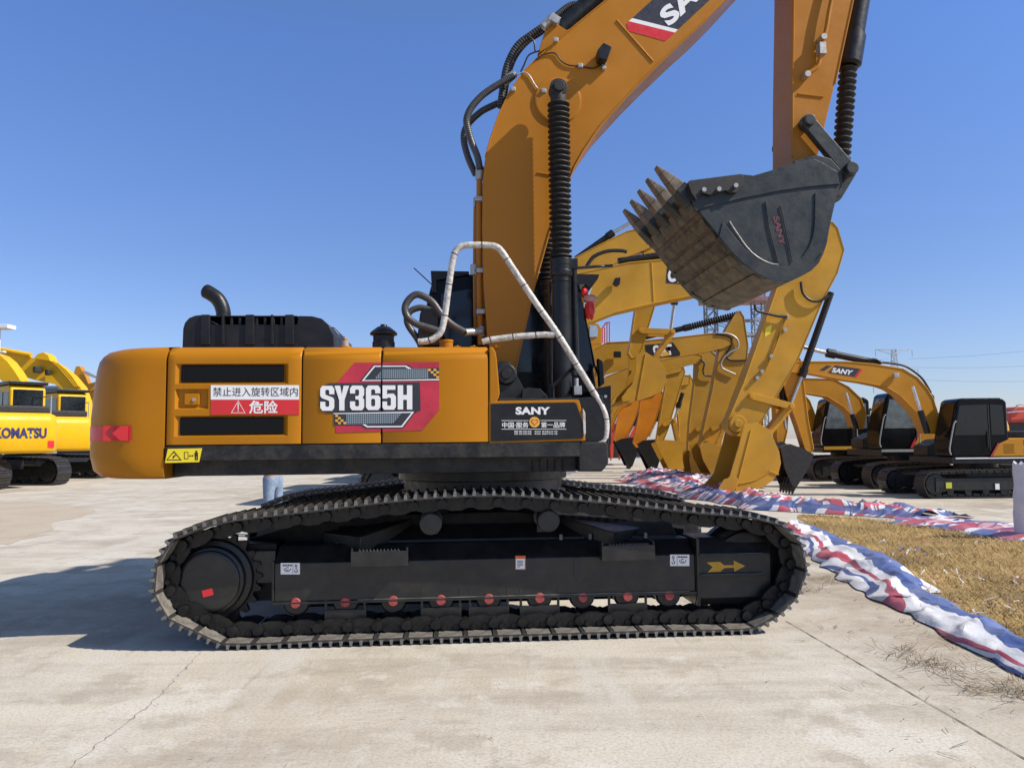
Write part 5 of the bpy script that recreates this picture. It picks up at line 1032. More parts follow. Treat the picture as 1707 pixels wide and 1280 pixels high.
# right hand group: black-cabbed machines facing left
GRR = 'excavators with black cabs parked facing left'
YR = 19.9
xr = W(1640, 765, YR).x
ra, PA = machine('excavator', 'tan excavator with a glossy black cab at the right edge, boom with lettering', GRR, (xr - .22, YR, 0), 180, .80, M['bsany'], hoodz=1.78, L=2.45, tank=M['black'])
oa = front(ra, PA, M['bsany'], flip=True, boom=[(1318, 603), (1355, 603), (1410, 603), (1455, 607), (1505, 615), (1530, 630), (1545, 647), (1556, 665), (1566, 700), (1562, 722), (1545, 722), (1530, 690), (1513, 672), (1498, 657), (1484, 648), (1470, 643), (1440, 637), (1405, 632), (1347, 621), (1320, 620)], bo=.22,
    arm=[(1305, 582), (1318, 577), (1334, 600), (1339, 635), (1347, 700), (1356, 748), (1350, 756), (1342, 748), (1330, 710), (1312, 660), (1302, 622)], aw=.17,
    bucket=[(1301, 746), (1318, 740), (1340, 748), (1357, 757), (1350, 775), (1338, 797), (1328, 812), (1321, 810), (1308, 780)], bmat=M['matte'], bw=.5, teeth=dict(shell=(0, 7), line=[(1326, 806), (1322, 824)]),
    ac=[(1466, 606), (1378, 588), (1320, 574)], bc=[(1546, 722), (1534, 684), (1521, 644)], kc=[(1303, 632), (1306, 680), (1310, 715)])
bl = sticker(PA, [(1380, 621), (1392, 609), (1434, 615), (1424, 628)], .2215, M['navyprint'], oa['boom'], 'boom_mark'); text('SANY', [PA(*v, .229) for v in ((1386, 620.5), (1419, 625.5), (1423, 617.5), (1389, 612.5))], 'lettering', M['white'], bl, bold=.045)
sticker(PA, [(1424, 628), (1428, 629), (1438, 616), (1434, 615)], .2215, M['red'], bl, 'red_stripe'); sticker(PA, [(1366, 617), (1374, 618), (1386, 610), (1378, 609)], .2215, M['navyprint'], bl, 'dark_stripe')
s = MB(); q = PA(1493, 626, .3); s.box(q.x - .07, q.x + .07, .24, .36, q.z - .06, q.z + .06); s.build('work_lamp', M['zinc'], ra, bevel=.02)
hose(PA, [(1468, 604), (1490, 606), (1508, 610), (1522, 618), (1538, 632), (1552, 655)], .05, .03, M['hose'], ra); hose(PA, [(1445, 600), (1460, 599), (1470, 606)], .1, .03, M['hose'], ra)
s = MB(); s.box(-1.69 * .8, 1.35 * .8, 1.281 * .8, 1.30 * .8, 1.165 * .8, 1.205 * .8); s.build('bright_sill', M['whitepaint'], ra, bevel=.004)
k8 = .8
s = MB(); s.prism([(.25 * k8, 1.24 * k8), (.02 * k8, 1.62 * k8), (-.32 * k8, 1.76 * k8), (-1.68 * k8, 1.78 * k8), (-1.68 * k8, 1.24 * k8)], 1.281 * k8, 1.31 * k8); hp = s.build('side_panel', M['bsany'], ra, bevel=.008)
s = MB(); s.prism([(.31 * k8, 1.24 * k8), (.26 * k8, 1.24 * k8), (.03 * k8, 1.62 * k8), (.06 * k8, 1.64 * k8)], 1.300 * k8, 1.314 * k8); s.build('red_stripe', M['crimson'], hp, smooth=0)
s = MB()
for i in range(5): s.box(-.42 * k8, -.10 * k8, 1.3105 * k8, 1.316 * k8, (1.34 + .06 * i) * k8, (1.352 + .06 * i) * k8)
for z in (1.32, 1.58): s.box(-1.6 * k8, -.72 * k8, 1.3105 * k8, 1.316 * k8, z * k8, (z + .14) * k8)
s.build('air_grille', M['grille'], hp, smooth=0)
s = MB(); s.box(-.1, .06, .985 * .8 + .35, .985 * .8 + .36, .40 * .8, .52 * .8)
s = MB(); q = PA(1583, 809, 1.2); s.box(q.x - .07, q.x + .07, 1.163, 1.172, q.z - .07, q.z + .07); s.build('yellow_sticker', mat('lime_sticker', (.55, .55, .05), .5), ra); s = MB(); q = PA(1664, 811, 1.2); s.box(q.x - .05, q.x + .05, 1.163, 1.172, q.z - .07, q.z + .07); s.build('white_sticker', M['white'], ra)
YR2 = 23.6; xr2 = W(1500, 765, YR2).x
rb, PB = machine('excavator', 'excavator with pale see-through cab windows between the two other black cabs', GRR, (xr2 + .25, YR2, 0), 180, .92, M['bsany'], stripe='lit', tank=M['black'])
front(rb, PB, M['bsany'], flip=True, boom=[(1300, 640), (1318, 630), (1345, 631), (1390, 632), (1415, 645), (1435, 664), (1444, 690), (1438, 715), (1424, 710), (1418, 690), (1405, 677), (1380, 661), (1345, 655), (1300, 652)], bo=.24,
    arm=[(1297, 600), (1312, 612), (1316, 660), (1312, 720), (1305, 748), (1296, 740), (1292, 660)], aw=.2, bucket=[(1288, 742), (1306, 736), (1322, 748), (1318, 775), (1305, 790), (1294, 780)], bmat=M['matte'], bw=.55, teeth=dict(shell=(0, 4), line=[(1302, 788), (1299, 797)]), bc=[(1428, 715), (1420, 690), (1410, 655)])
s = MB(); s.box(-.4, 1.35, 1.281 * .92, 1.31 * .92, 1.14 * .92, 1.22 * .92); s.build('grey_sill', M['zinc'], rb, bevel=.004)
s = MB(); s.prism([(.45, 1.16), (.15, 1.75), (-.6, 1.85), (-.6, 1.16)], 1.281 * .92, 1.30 * .92); s.build('side_panel', M['bsany'], rb, bevel=.008); s = MB(); s.prism([(.53, 1.16), (.46, 1.16), (.16, 1.75), (.20, 1.78)], 1.281 * .92, 1.305 * .92); s.build('red_stripe', [M['crimson']], rb, smooth=0)
YR3 = 28; xr3 = W(1400, 760, YR3).x
rc, PC = machine('excavator', 'farthest black-cabbed excavator with a yellow sill, half behind the leaning arm', GRR, (xr3 + .3, YR3, 0), 180, .95, M['cat2'], stripe='lit', tank=M['black'])
front(rc, PC, M['bsany'], flip=True, boom=[(1262, 655), (1290, 640), (1330, 645), (1350, 668), (1362, 700), (1360, 720), (1348, 716), (1338, 690), (1318, 668), (1290, 660), (1264, 668)], arm=[(1252, 640), (1266, 645), (1272, 700), (1270, 745), (1262, 752), (1256, 700)], aw=.2, bucket=[(1255, 748), (1270, 742), (1286, 752), (1282, 772), (1268, 784), (1258, 776)], bmat=M['matte'], bw=.55, teeth=dict(shell=(0, 4), line=[(1268, 782), (1264, 790)]))
s = MB(); s.box(-1.5, 1.35, 1.281 * .95, 1.31 * .95, 1.12 * .95, 1.24 * .95); s.build('yellow_sill', M['cat'], rc, bevel=.004)
# lemon-yellow machines at the left
GK = 'lemon yellow excavators at the left'
la = W(-74, 760, 28.0); rk, PK = machine('excavator', 'lemon yellow excavator with blue lettering on its counterweight at the left edge', GK, (la.x + .5, 28.4, 0), 140, 1.22, M['komatsu'], cabm=M['komatsu'], cw_text='KOMATSU', tyaw=32, cabdx=-1.25, flip=True, roof=True)
lb = W(22, 755, 34.0); rl, PL = machine('excavator', 'lemon yellow excavator half hidden behind the big counterweight', GK, (lb.x + .4, 34.2, 0), 140, 1.25, M['komatsu'], cabm=M['komatsu'], tyaw=30, L=2.3, cabdx=-1.6, flip=True, roof=True)
def boom3d(r, Pw, pts, yl, hw, paint):
    s = MB(); I = (Matrix.Translation(r.location) @ Matrix.Rotation(r.rotation_euler.z, 4, 'Z')).inverted()
    A = [I @ W(*p, yl - hw) for p in pts]; B = [I @ W(*p, yl + hw) for p in pts]; B = [a + Vector((0, 0, 0)) + (I.to_3x3() @ Vector((0, 2 * hw, 0))) for a in A]
    s.loft(A, B); return s.build('boom', paint, r, bevel=.015)
bq = boom3d(rk, None, [(-60, 590), (-20, 585), (0, 592), (12, 602), (24, 618), (34, 634), (42, 664), (44, 705), (22, 705), (20, 664), (8, 640), (-10, 622), (-60, 618)], 30.0, .3, M['komatsu'])
boom3d(rl, None, [(-40, 583), (0, 586), (30, 592), (58, 597), (80, 600), (98, 610), (118, 626), (134, 645), (142, 668), (146, 705), (124, 705), (120, 666), (108, 652), (90, 640), (60, 634), (20, 622), (0, 612), (-40, 606)], 36.0, .3, M['komatsu'])
Ik = (Matrix.Translation(rl.location) @ Matrix.Rotation(rl.rotation_euler.z, 4, 'Z')).inverted()
s = MB(); s.tube([Ik @ W(-30, 577, 35.6), Ik @ W(52, 592, 35.6)], .11, 12); s.prism
s.build('arm_cylinder', M['komatsu'], rl); s = MB(); 
A = [Ik @ W(*p, 35.4) for p in ((56, 598), (62, 590), (72, 587), (80, 592), (84, 602))]; s.loft(A, [a + Ik.to_3x3() @ Vector((0, .6, 0)) for a in A]); s.build('cylinder_bracket', M['komatsu'], rl, bevel=.02)
s = MB(); q = Ik @ W(62, 616, 35.5); s.obox(Matrix.Translation(q), .3, .3, .28); q2 = Ik @ W(80, 622, 35.5); s.cyl(q2 - Vector((0, 0, .1)), q2 + Vector((0, 0, .16)), .13, 14); s.build('work_lamp', M['matte'], rl, bevel=.04)
for i, dx in enumerate((0, 6, 12)):
    s = MB(); s.tube([Ik @ W(*p, 35.65) for p in ((84 + dx, 600 + dx * .4), (98 + dx, 612 + dx * .4), (112 + dx * .7, 628), (126 + dx * .5, 645))], .05, 8); s.build('hydraulic_pipe', M['komatsu'], rl)
# brown boom far behind, red rig, yellow railings, hall roof
def plain(name, loc, label, cat, group=None): return empty(name, loc, 0, label=label, cat=cat, group=group)
o = W(135, 640, 48); t = plain('excavator', (o.x, 48, 0), 'distant brown excavator whose folded boom shows left of the counterweight', 'excavator')
def wl_(s, root, pts, y, th, m=0): s.mat(m); s.loft([W(*p, y) - Vector(root.location) for p in pts], [W(*p, y) - Vector(root.location) + Vector((0, th, 0)) for p in pts])
s = MB(); wl_(s, t, [(122, 625), (126, 611), (132, 610), (140, 622), (146, 640), (168, 634), (172, 640), (150, 652), (134, 650)], 48, .5); s.build('boom', M['bsany'], t, bevel=.02)
s = MB(); wl_(s, t, [(128, 650), (190, 640), (190, 690), (128, 690)], 48.6, 2.2); s.build('engine_housing', M['bsany'], t, bevel=.05)
s = MB(); wl_(s, t, [(136, 618), (144, 619), (166, 630), (165, 633), (142, 624)], 47.8, .15); s.build('arm_cylinder', M['zinc'], t)
for yy in (47.6, 50.2):
    s = MB(); z = [(-1.9, .05), (1.9, .05), (2.2, .4), (1.9, .85), (-1.9, .85), (-2.2, .4)]; s.prism([(a + .6, b) for a, b in z], yy - 48 - .3, yy - 48 + .3); s.build('crawler_track', M['shoe'], t, bevel=.05)
s = MB(); s.box(-1, 2.2, -.6, 2.6, .8, 1.5); s.build('deck_frame', M['black'], t)
t = plain('warehouse', (-62, 120, 0), 'long low warehouse with a dark roof far behind the left excavators', 'warehouse')
s = MB(); s.box(-30, 22, 0, 24, 0, 9.2); s.build('wall', M['hallwall'], t); s = MB(); s.prismx([(-1, 9.2), (-1, 10.2), (12, 11.6), (25, 10.2), (25, 9.2)], -31, 23); s.build('roof', M['roof'], t)
s = MB()
for i in range(9): s.box(-27 + i * 5.5, -25 + i * 5.5, -.08, .0, 5.5, 7.5)
s.build('window', M['glass'], t)
t = plain('lamp_post', (W(-7, 700, 34).x, 34, 0), 'lamp post with a white head at the left edge of the photo', 'lamp post')
s = MB(); s.tube([(0, 0, 0), (0, 0, 6.6)], [.10, .06], 12); s.build('pole', M['whitepaint'], t); s = MB(); s.box(-.5, .56, -.3, .3, 6.6, 6.78); s.box(.02, .30, -.1, .1, 5.55, 5.64); s.build('lamp_head', M['whitepaint'], t, bevel=.03)
# red rig behind the orange arms
o = W(1025, 700, 46); t = plain('drilling_rig', (o.x, 46, 0), 'red drilling machine standing behind the black buckets', 'drilling rig')
s = MB(); wl_(s, t, [(990, 640), (1065, 636), (1068, 735), (990, 738)], 46, 2.4); s.build('body', M['redpaint'], t, bevel=.06)
s = MB(); wl_(s, t, [(1026, 647), (1044, 646), (1045, 668), (1026, 669)], 45.9, .08); wl_(s, t, [(1012, 662), (1022, 661), (1022, 668), (1012, 669)], 45.9, .08); s.build('window', M['glass'], t)
s = MB(); wl_(s, t, [(992, 694), (1066, 690), (1066, 704), (992, 708)], 45.85, .12); s.build('grey_stripe', M['zinc'], t)
s = MB(); wl_(s, t, [(985, 738), (1070, 736), (1074, 750), (1068, 762), (988, 764), (980, 752)], 45.8, .6); wl_(s, t, [(985, 738), (1070, 736), (1074, 750), (1068, 762), (988, 764), (980, 752)], 48, .6); s.build('crawler_track', M['shoe'], t)
for lx in (1016, 1030):
    s = MB(); wl_(s, t, [(lx, 735), (lx + 7, 734), (lx + 6, 762), (lx + 2, 768)], 45.2, .25); s.build('stabiliser_leg', M['redpaint'], t, bevel=.03)
o = W(996, 560, 43.5); t = plain('drilling_rig', (o.x, 43.5, 0), 'yellow machine with red railings peeping out above the logo boom', 'drilling rig')
s = MB(); wl_(s, t, [(978, 575), (1003, 574), (1003, 548), (998, 540), (985, 536), (975, 538)], 43.5, 1.6); wl_(s, t, [(975, 575), (1020, 573), (1020, 585), (1000, 600), (975, 740)], 43.5, 1.6); s.build('cab', M['bsany'], t, bevel=.04)
s = MB(); wl_(s, t, [(983, 562), (996, 561), (997, 548), (994, 543), (983, 542)], 43.44, .05); s.build('cab_window', mat('sky_pane', (.35, .45, .55), .1), t)
s = MB()
for px in (1004, 1008, 1012, 1016): a, b = W(px, 572, 43.6), W(px, 546 if px < 1010 else 538, 43.6); s.tube([a - o.xyz * Vector((1, 0, 0)).x * 0 - Vector(t.location), b - Vector(t.location)], .035, 6)
a, b, c = [W(*p, 43.6) - Vector(t.location) for p in ((1003, 549), (1010, 538), (1017, 537))]; s.tube([a, b, c], .04, 6); s.build('railing', M['redpaint'], t)
s = MB(); s.box(-1.6, .3, -.2, .4, 0, 1); s.box(-1.6, .3, 1.2, 1.8, 0, 1); s.build('crawler_track', M['shoe'], t, bevel=.1)
# red machine at the right edge
o = W(1715, 700, 30); t = plain('excavator', (o.x, 30, 0), 'red machine with a black deck peeping past the right cab at the photo edge', 'excavator')
s = MB(); wl_(s, t, [(1684, 706), (1686, 684), (1694, 678), (1780, 676), (1780, 706)], 30, 2.2); s.build('engine_housing', M['redpaint'], t, bevel=.05)
s = MB(); wl_(s, t, [(1680, 706), (1790, 706), (1790, 735), (1680, 735)], 29.9, 2.4); s.build('deck_frame', M['black'], t); s = MB(); wl_(s, t, [(1680, 686), (1760, 680), (1760, 682.5), (1680, 688.5)], 29.8, .1); s.tube(smoothpath([W(*p, 29.9) - Vector(t.location) for p in ((1692, 682), (1696, 676), (1704, 674), (1712, 676))]), .03, 6); s.build('handrail', M['zinc'], t)
for yy in (0, 1.8): s = MB(); s.box(-1.3, 2.8, yy, yy + .6, .02, .95); s.build('crawler_track', M['shoe'], t, bevel=.15)
# ------------------------------------------------------------------ tower, pylons, wires
def lattice(s, x, y, z0, z1, w_, r, step):
    k = int((z1 - z0) / step)
    for sx in (-1, 1):
        for sy in (-1, 1): s.tube([(x + sx * w_, y + sy * w_, z0), (x + sx * w_, y + sy * w_, z1)], r, 5)
    for i in range(k):
        a, b = z0 + i * step, z0 + (i + 1) * step; f = 1 if i % 2 else -1
        for sy in (-1, 1): s.tube([(x - f * w_, y + sy * w_, a), (x + f * w_, y + sy * w_, b)], r * .7, 4); s.tube([(x - w_, y + sy * w_, b), (x + w_, y + sy * w_, b)], r * .7, 4)
        for sx in (-1, 1): s.tube([(x + sx * w_, y - f * w_, a), (x + sx * w_, y + f * w_, b)], r * .7, 4)
c0 = W(1184, 500, 62); c1 = W(1263, 500, 62); tp_ = W(1230, 505, 62)
t = plain('gantry_tower', (tp_.x, 62, 0), 'grey lattice gantry tower with a red-framed top deck behind the dark bucket', 'tower')
for c in (c0, c1): s = MB(); lattice(s, c.x - tp_.x, 0, 0, c.z, .42, .07, .85); s.build('lattice_column', M['girder'], t)
s = MB()
for py in (535, 560, 590, 640, 690):
    zz = W(1220, py, 62).z
    for yy in (-.42, .42): s.tube([(c0.x - tp_.x, yy, zz), (c1.x - tp_.x, yy, zz)], .07, 5); s.tube([(c0.x - tp_.x, yy, zz), (c1.x - tp_.x, yy, zz - 1.4)], .045, 4)
s.build('cross_brace', M['girder'], t)
zt = W(1225, 505, 62).z; xa, xb = W(1170, 500, 62).x - tp_.x, W(1282, 500, 62).x - tp_.x
s = MB(); s.box(xa, xb, -1.2, 1.2, zt, zt + .28); s.box(xa, xa + .5, -1.2, -1.0, zt + .28, zt + 1.4); s.build('deck', M['girderred'], t)
s = MB()
for i in range(9): x = xa + (xb - xa) * i / 8; s.tube([(x, -1.15, zt + .28), (x, -1.15, zt + 1.4)], .05, 5); s.tube([(x, 1.15, zt + .28), (x, 1.15, zt + 1.4)], .05, 5)
for z in (zt + .8, zt + 1.4):
    for y in (-1.15, 1.15): s.tube([(xa, y, z), (xb, y, z)], .05, 5)
s.build('railing', M['girderred'], t)
def pylon(label, px, pyt, D, hw):
    b = W(px, 735, D); tz = W(px, pyt, D).z; r = empty('pylon', (b.x, D, 0), 8, label=label, cat='pylon', group='power pylons on the horizon'); s = MB(); R = .14
    lv = [(0, 1.0), (.25, .66), (.45, .42), (.62, .25), (.78, .18), (.9, .14), (1, .10)]
    for (f0, w0), (f1, w1) in zip(lv, lv[1:]):
        for sx in (-1, 1):
            for sy in (-1, 1):
                s.tube([(sx * w0 * hw, sy * w0 * hw, f0 * tz), (sx * w1 * hw, sy * w1 * hw, f1 * tz)], R, 4)
            for sy in (-1, 1): s.tube([(sx * w0 * hw, sy * w0 * hw, f0 * tz), (-sx * w1 * hw, sy * w1 * hw, f1 * tz)], R * .6, 4)
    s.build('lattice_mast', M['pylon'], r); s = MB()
    for f, L in ((.99, 1.5), (.78, 1.9), (.60, 1.8)):
        for sx in (-1, 1):
            for sy in (-1, 1): s.tube([(sx * .1 * hw, sy * .15 * hw, f * tz), (sx * L * hw, 0, f * tz + .15)], R * .8, 4); s.tube([(sx * .15 * hw, sy * .15 * hw, (f - .045) * tz), (sx * L * hw, 0, f * tz + .15)], R * .7, 4)
            s.tube([(sx * L * hw, 0, f * tz), (sx * L * hw, 0, f * tz - 1.6)], .09, 5)
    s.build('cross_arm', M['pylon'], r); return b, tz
bp1, t1 = pylon('tall grey steel pylon rising above the right boom', 1497, 582, 190, 1.7 * 1.9)
bp2, t2 = pylon('smaller steel pylon seen under the right boom, beyond the tall one', 1492, 645, 330, 1.7 * 1.9)
for i, (a, b) in enumerate((((1514, 598), (1980, 545)), ((1514, 612), (1980, 585)), ((1512, 632), (1990, 618)), ((1482, 598), (1080, 640)), ((1482, 613), (1080, 655)))):
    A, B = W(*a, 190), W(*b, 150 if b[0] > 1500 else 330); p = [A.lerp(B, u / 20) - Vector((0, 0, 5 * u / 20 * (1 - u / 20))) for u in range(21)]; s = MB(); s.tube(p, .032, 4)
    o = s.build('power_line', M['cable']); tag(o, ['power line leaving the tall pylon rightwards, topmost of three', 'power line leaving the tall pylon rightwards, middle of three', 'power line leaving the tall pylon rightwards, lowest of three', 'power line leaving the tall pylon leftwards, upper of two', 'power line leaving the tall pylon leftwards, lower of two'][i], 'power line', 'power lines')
# ------------------------------------------------------------------ tarps, sack, bag, person, straw
def tarp(name, label, spine, hs, wds, nu, nv, m, seed, amp, uvs=False):
    pr = [G(*p) for p in spine]; Pp, L = resample(smoothpath(pr, 8), nu); s = MB(); uv = []
    import bisect
    for i, p in enumerate(Pp):
        f = i / (nu - 1) * (len(spine) - 1); j = min(int(f), len(spine) - 2); u = f - j; h = hs[j] + (hs[j + 1] - hs[j]) * u; wd = wds[j] + (wds[j + 1] - wds[j]) * u
        d = (Pp[min(i + 1, nu - 1)] - Pp[max(i - 1, 0)]).normalized(); nrm = Vector((-d.y, d.x, 0))
        for k in range(nv):
            v = k / (nv - 1) * 2 - 1; q = p + nrm * (v * wd / 2); e = .22 * noise.noise(Vector((i * .11 + seed, v * .8, 5)))
            q += nrm * e * wd * (.3 + .7 * abs(v)) + d * .25 * noise.noise(Vector((i * .15, v * 2, seed)))
            env = max(0, 1 - abs(v) ** 2.6); n1 = 1 - abs(noise.noise(Vector((q.x * 1.3 + seed, q.y * 1.3, 2)))) * 2; n2 = 1 - abs(noise.noise(Vector((q.x * 3.2, q.y * 3.2 + seed, 7)))) * 2; n3 = noise.noise(Vector((q.x * 8, q.y * 8, seed)))
            lump = .55 + .6 * noise.noise(Vector((i / nu * L * .55, v * .9, seed + 3)))
            z = .012 + env * (h * max(.1, lump) + amp * (.6 * max(0, n1) ** 2 + .5 * max(0, n2) ** 2 + .22 * abs(n3) + .06)); s.v.append((q.x, q.y, max(.010, z))); uv.append((v * wd / 2 + .25 * noise.noise(Vector((i * .03, v, 1))), i / (nu - 1) * L) if uvs else (i / (nu - 1) * L, v * wd / 2))
    for i in range(nu - 1):
        for k in range(nv - 1): s.f.append([i * nv + k, (i + 1) * nv + k, (i + 1) * nv + k + 1, i * nv + k + 1]); s.mi.append(0)
    o = s.build(name, m, smooth=38); ul = o.data.uv_layers.new(name='UVMap')
    for lp in o.data.loops: ul.data[lp.index].uv = uv[lp.vertex_index]
    return tag(o, label, 'tarpaulin', 'striped tarpaulins round the straw')
tarp('tarpaulin', 'long rolled red, white and blue tarpaulin running along the near edge of the straw', [(1330, 880), (1380, 912), (1440, 952), (1500, 990), (1560, 1024), (1640, 1066), (1720, 1104), (1900, 1180)], [.08, .10, .10, .13, .12, .10, .08, .08], [.55, .7, .8, .85, .72, .56, .46, .42], 200, 40, tarp_mat('striped_tarp', .80, .35, 0), 3.1, .075, True)
tarp('tarpaulin', 'crumpled heap of checked red, white and blue tarpaulin under the yellow bucket', [(1070, 800), (1120, 806), (1180, 820), (1240, 836), (1300, 846), (1380, 852), (1470, 856), (1570, 866)], [.25, .42, .40, .45, .40, .22, .14, .10], [2.2, 3.0, 2.6, 2.2, 1.9, 1.6, 1.5, 1.3], 210, 46, tarp_mat('checked_tarp', 1.3, 1.1, .9), 9.7, .17)
tarp('tarpaulin', 'flat thin end of the striped tarpaulin lying along the far edge of the straw', [(1520, 868), (1600, 876), (1680, 886), (1760, 896), (1900, 910)], [.05, .05, .08, .08, .06], [1.6, 1.7, 1.6, 1.6, 1.6], 110, 30, tarp_mat('faded_checked_tarp', 1.0, .7, .6), 15.2, .07)
q = G(1717, 898); s = MB(); pr = []; nseg = 26; vs = []
for j in range(14):
    f = j / 13; hz = 1.05 * f
    for k in range(nseg): a = 2 * pi * k / nseg; rx = .20 - .03 * f + .025 * noise.noise(Vector((cos(a) * 2, sin(a) * 2, f * 5))); vs.append((cos(a) * rx, sin(a) * rx * .8, hz + (.05 * noise.noise(Vector((cos(a) * 3, sin(a) * 3, 9))) if j == 13 else 0)))
s.add(vs, [(j * nseg + k, j * nseg + (k + 1) % nseg, (j + 1) * nseg + (k + 1) % nseg, (j + 1) * nseg + k) for j in range(13) for k in range(nseg)] + [list(range(nseg))]); s.add([(v[0] * .93, v[1] * .93, v[2] - .004) for v in vs[-nseg:]] + [(v[0] * .8, v[1] * .8, v[2] - .25) for v in vs[-nseg:]] , [(k, (k + 1) % nseg, nseg + (k + 1) % nseg, nseg + k) for k in range(nseg)] + [list(range(nseg, 2 * nseg))])
o = s.build('woven_sack', M['sack'], smooth=60); o.location = (q.x, q.y, .03); tag(o, 'tall white woven sack standing on the tarpaulin at the right edge', 'sack')
# red plastic bag hanging off the front of the cab
q0 = frame(ROOT, YAW)
Mx = Matrix.Translation(ROOT) @ Matrix.Rotation(radians(YAW), 4, 'Z'); bpnt = Mx @ P(982, 505, .42); t = empty('plastic_bag', bpnt, YAW, label='red plastic bag hanging from the front of the black cab', cat='plastic bag')
def blob(sc, off, seed, m, name):
    s = MB(); vs = []; nr = 9; ns = 14
    for j in range(nr + 1):
        th = pi * j / nr
        for k in range(ns): a = 2 * pi * k / ns; v = Vector((sin(th) * cos(a), sin(th) * sin(a), cos(th))); d = 1 + .35 * noise.noise(v * 2.2 + Vector((seed, 0, 0))); vs.append((v.x * sc[0] * d + off[0], v.y * sc[1] * d + off[1], v.z * sc[2] * d + off[2]))
    s.add(vs, [(j * ns + k, j * ns + (k + 1) % ns, (j + 1) * ns + (k + 1) % ns, (j + 1) * ns + k) for j in range(nr) for k in range(ns)]); return s.build(name, m, t, smooth=40)
blob((.055, .05, .10), (-.0, -.03, -.08), 1.5, M['bag'], 'bag_body'); blob((.075, .04, .045), (.01, -.03, .035), 4.2, M['clearbag'], 'bag_top'); blob((.035, .03, .05), (-.05, -.02, .10), 7, M['bag'], 'bag_knot')
# person behind the machine
pb = G(455, 885); pb = Vector((W(455, 800, 12.6).x, 12.6, 0)); pe = empty('person', pb, 68, label='person in pale jeans standing behind the tracks, legs visible under the counterweight', cat='person')
def skin(name, chains, m, par):
    vs, es, rs = [], [], []
    idx = {}
    def vid(p, r_):
        key = tuple(round(c, 4) for c in p)
        if key not in idx: idx[key] = len(vs); vs.append(p); rs.append(r_)
        return idx[key]
    for ch in chains:
        ids = [vid(p, r_) for p, r_ in ch]; es += list(zip(ids, ids[1:]))
    me = bpy.data.meshes.new(name); me.from_pydata(vs, es, []); me.materials.append(m); o = link(name, me, par); sk_ = o.modifiers.new('skin', 'SKIN'); 
    if not me.skin_vertices: bpy.context.view_layer.objects.active = o
    for d, r_ in zip(me.skin_vertices[0].data, rs): d.radius = r_ if hasattr(r_, '__len__') else (r_, r_)
    me.skin_vertices[0].data[0].use_root = True; sk_.use_smooth_shade = True; sb = o.modifiers.new('sub', 'SUBSURF'); sb.levels = 1; sb.render_levels = 2; return o
hip = ((0, 0, .95), .14)
body = [[hip, ((0, 0, 1.15), .13), ((0, 0, 1.36), .15), ((0, 0, 1.45), .08), ((0, -.01, 1.52), .055), ((0, -.02, 1.58), .075), ((0, -.02, 1.66), .085), ((0, -.01, 1.72), .06)]]
for sx in (-1, 1):
    body += [[hip, ((sx * .10, 0, .88), .09), ((sx * .11, -.01, .50), .06), ((sx * .11, .02, .10), .042), ((sx * .11, -.10, .04), .035)],
             [((0, 0, 1.36), .15), ((sx * .19, 0, 1.38), .06), ((sx * .25, .02, 1.12), .045), ((sx * .17, -.16, 1.22), .035), ((sx * .12, -.22, 1.27), .032)]]
    for i, fx in enumerate((-.025, -.008, .009, .026)): body.append([((sx * .12, -.22, 1.27), .032), ((sx * .09, -.25 , 1.29 + fx), .0095), ((sx * (.055 + .006 * abs(i - 1.5)), -.262, 1.30 + fx * 1.1), .008)])
    body.append([((sx * .12, -.22, 1.27), .032), ((sx * .105, -.23, 1.315), .010), ((sx * .085, -.24, 1.34), .009)])
skin('body', body, M['skin'], pe)
skin('trousers', [[((0, 0, 1.02), (.17, .12)), ((0, 0, .93), (.175, .125))]] + [[((0, 0, .93), (.175, .125)), ((sx * .095, 0, .84), .108), ((sx * .115, -.01, .50), .080), ((sx * .115, .02, .12), .062)] for sx in (-1, 1)], M['denim'], pe)
skin('shirt', [[((0, 0, .91), (.19, .14)), ((0, 0, 1.15), (.165, .14)), ((0, 0, 1.36), (.17, .14)), ((0, 0, 1.45), .07)]] + [[((0, 0, 1.36), (.17, .14)), ((sx * .20, 0, 1.38), .075), ((sx * .25, .02, 1.13), .062), ((sx * .19, -.12, 1.20), .05)] for sx in (-1, 1)], M['shirt'], pe)
skin('hair', [[((0, .015, 1.66), .09), ((0, .0, 1.73), .078)]], M['hair'], pe)
for sx in (-1, 1): s = MB(); s.prismx([(-.17, .0), (.09, .0), (.09, .07), (.02, .10), (-.08, .07), (-.17, .045)], sx * .11 - .045, sx * .11 + .045); s.build('shoe', M['sole'], pe, bevel=.015)
s = MB()
for sx in (-1, 1): s.cyl((sx * .03, -.098, 1.635), (sx * .03, -.108, 1.635), .012, 10)
s.mat(1); s.loft([(-.012, -.10, 1.60), (.012, -.10, 1.60), (.012, -.10, 1.635), (-.012, -.10, 1.635)], [(-.010, -.125, 1.598), (.010, -.125, 1.598), (.004, -.108, 1.635), (-.004, -.108, 1.635)]); s.mat(2); s.box(-.022, .022, -.103, -.095, 1.572, 1.58); s.build('face', [M['ink'], M['skin'], M['redcap']], pe, bevel=.002)
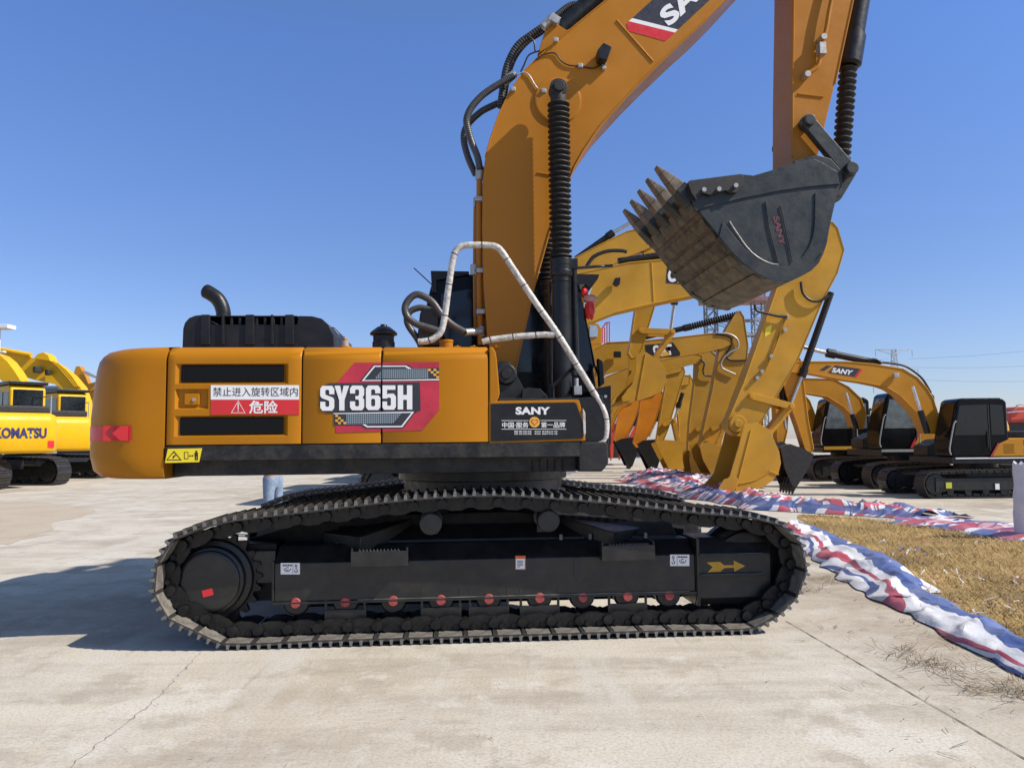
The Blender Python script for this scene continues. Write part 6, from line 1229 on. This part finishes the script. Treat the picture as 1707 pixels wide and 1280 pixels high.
# straw, stalks and grit
def inpoly(x, y, pl):
    c = False; j = len(pl) - 1
    for i in range(len(pl)):
        if (pl[i].y > y) != (pl[j].y > y) and x < (pl[j].x - pl[i].x) * (y - pl[i].y) / (pl[j].y - pl[i].y) + pl[i].x: c = not c
        j = i
    return c
def scatter(name, n, gen, m, lmin, lmax, wmin, wmax, tilt, kind='stuff'):
    s = MB(); k = 0
    while k < n:
        p = gen()
        if p is None: continue
        k += 1; a = random.uniform(0, 2 * pi); L = random.uniform(lmin, lmax); wd = random.uniform(wmin, wmax); d = Vector((cos(a), sin(a), 0)); nr = Vector((-d.y, d.x, 0)) * wd; t = random.uniform(*tilt) * L; z0 = random.uniform(.006, .012)
        A = Vector((p[0], p[1], z0)); B = A + d * L * .55 + Vector((0, 0, t * .7 + .003)); C = A + d * L + nr * random.uniform(-6, 6) + Vector((0, 0, t))
        s.add([A - nr, A + nr, B + nr, B - nr, C], [(0, 1, 2, 3), (3, 2, 4)])
    return tag(s.build(name, m, smooth=0), kind=kind)
xs = [p.x for p in GR]; ysx = [p.y for p in GR]
def gg():
    yy = min(ysx) + (max(ysx) - min(ysx)) * random.random() ** 1.6; xx = random.uniform(min(xs), min(max(xs), 3.2 + yy * .72)); return (xx, yy) if inpoly(xx, yy, GR) else None
scatter('dry_grass', 30000, gg, M['straw'], .04, .13, .0015, .004, (.1, .7))
LN = [G(*p) for p in ((1345, 915), (1420, 965), (1500, 1020), (1560, 1055), (1640, 1100), (1760, 1160))]
SCR = [G(*p) for p in ((1470, 905), (1500, 918), (1545, 925), (1600, 960), (1660, 970), (1690, 1000), (1560, 975), (1640, 1010), (1480, 935), (1600, 905), (1690, 1025))]
def shred(): p = random.choice(SCR); return (p.x + random.gauss(0, .28), p.y + random.gauss(0, .10))
for nm, c in (('white_shreds', (.75, .75, .78)), ('blue_shreds', (.10, .14, .36)), ('red_shreds', (.5, .08, .10))): scatter(nm, 60 if c[0] > .7 else 30, shred, mat('plastic_' + nm, c, .4), .05, .22, .005, .014, (.05, .3))
def near_edge():
    i = random.randrange(len(LN) - 1); p = LN[i].lerp(LN[i + 1], random.random()); d = random.random() ** 2.2 * 1.6; return (p.x - d * .75 + random.gauss(0, .05), p.y - d * .55 + random.gauss(0, .05))
scatter('straw_litter', 260, near_edge, M['twig'], .03, .16, .0012, .003, (0, .12))
CL = [G(*p) for p in ((1500, 1085), (1545, 1105), (1590, 1120), (1370, 965), (1390, 972), (1690, 1145), (1700, 1165), (1640, 1150), (1350, 985))]
def clump(): p = random.choice(CL); return (p.x + random.gauss(0, .10), p.y + random.gauss(0, .07))
scatter('straw_clumps', 460, clump, M['twig'], .05, .22, .0012, .003, (0, .3))
def yard(): p = G(random.uniform(-60, 1750), random.uniform(1080, 1400) if random.random() < .7 else random.uniform(880, 1080)); return (p.x, p.y)
scatter('grit', 110, yard, M['twig'], .008, .05, .001, .003, (0, .1))
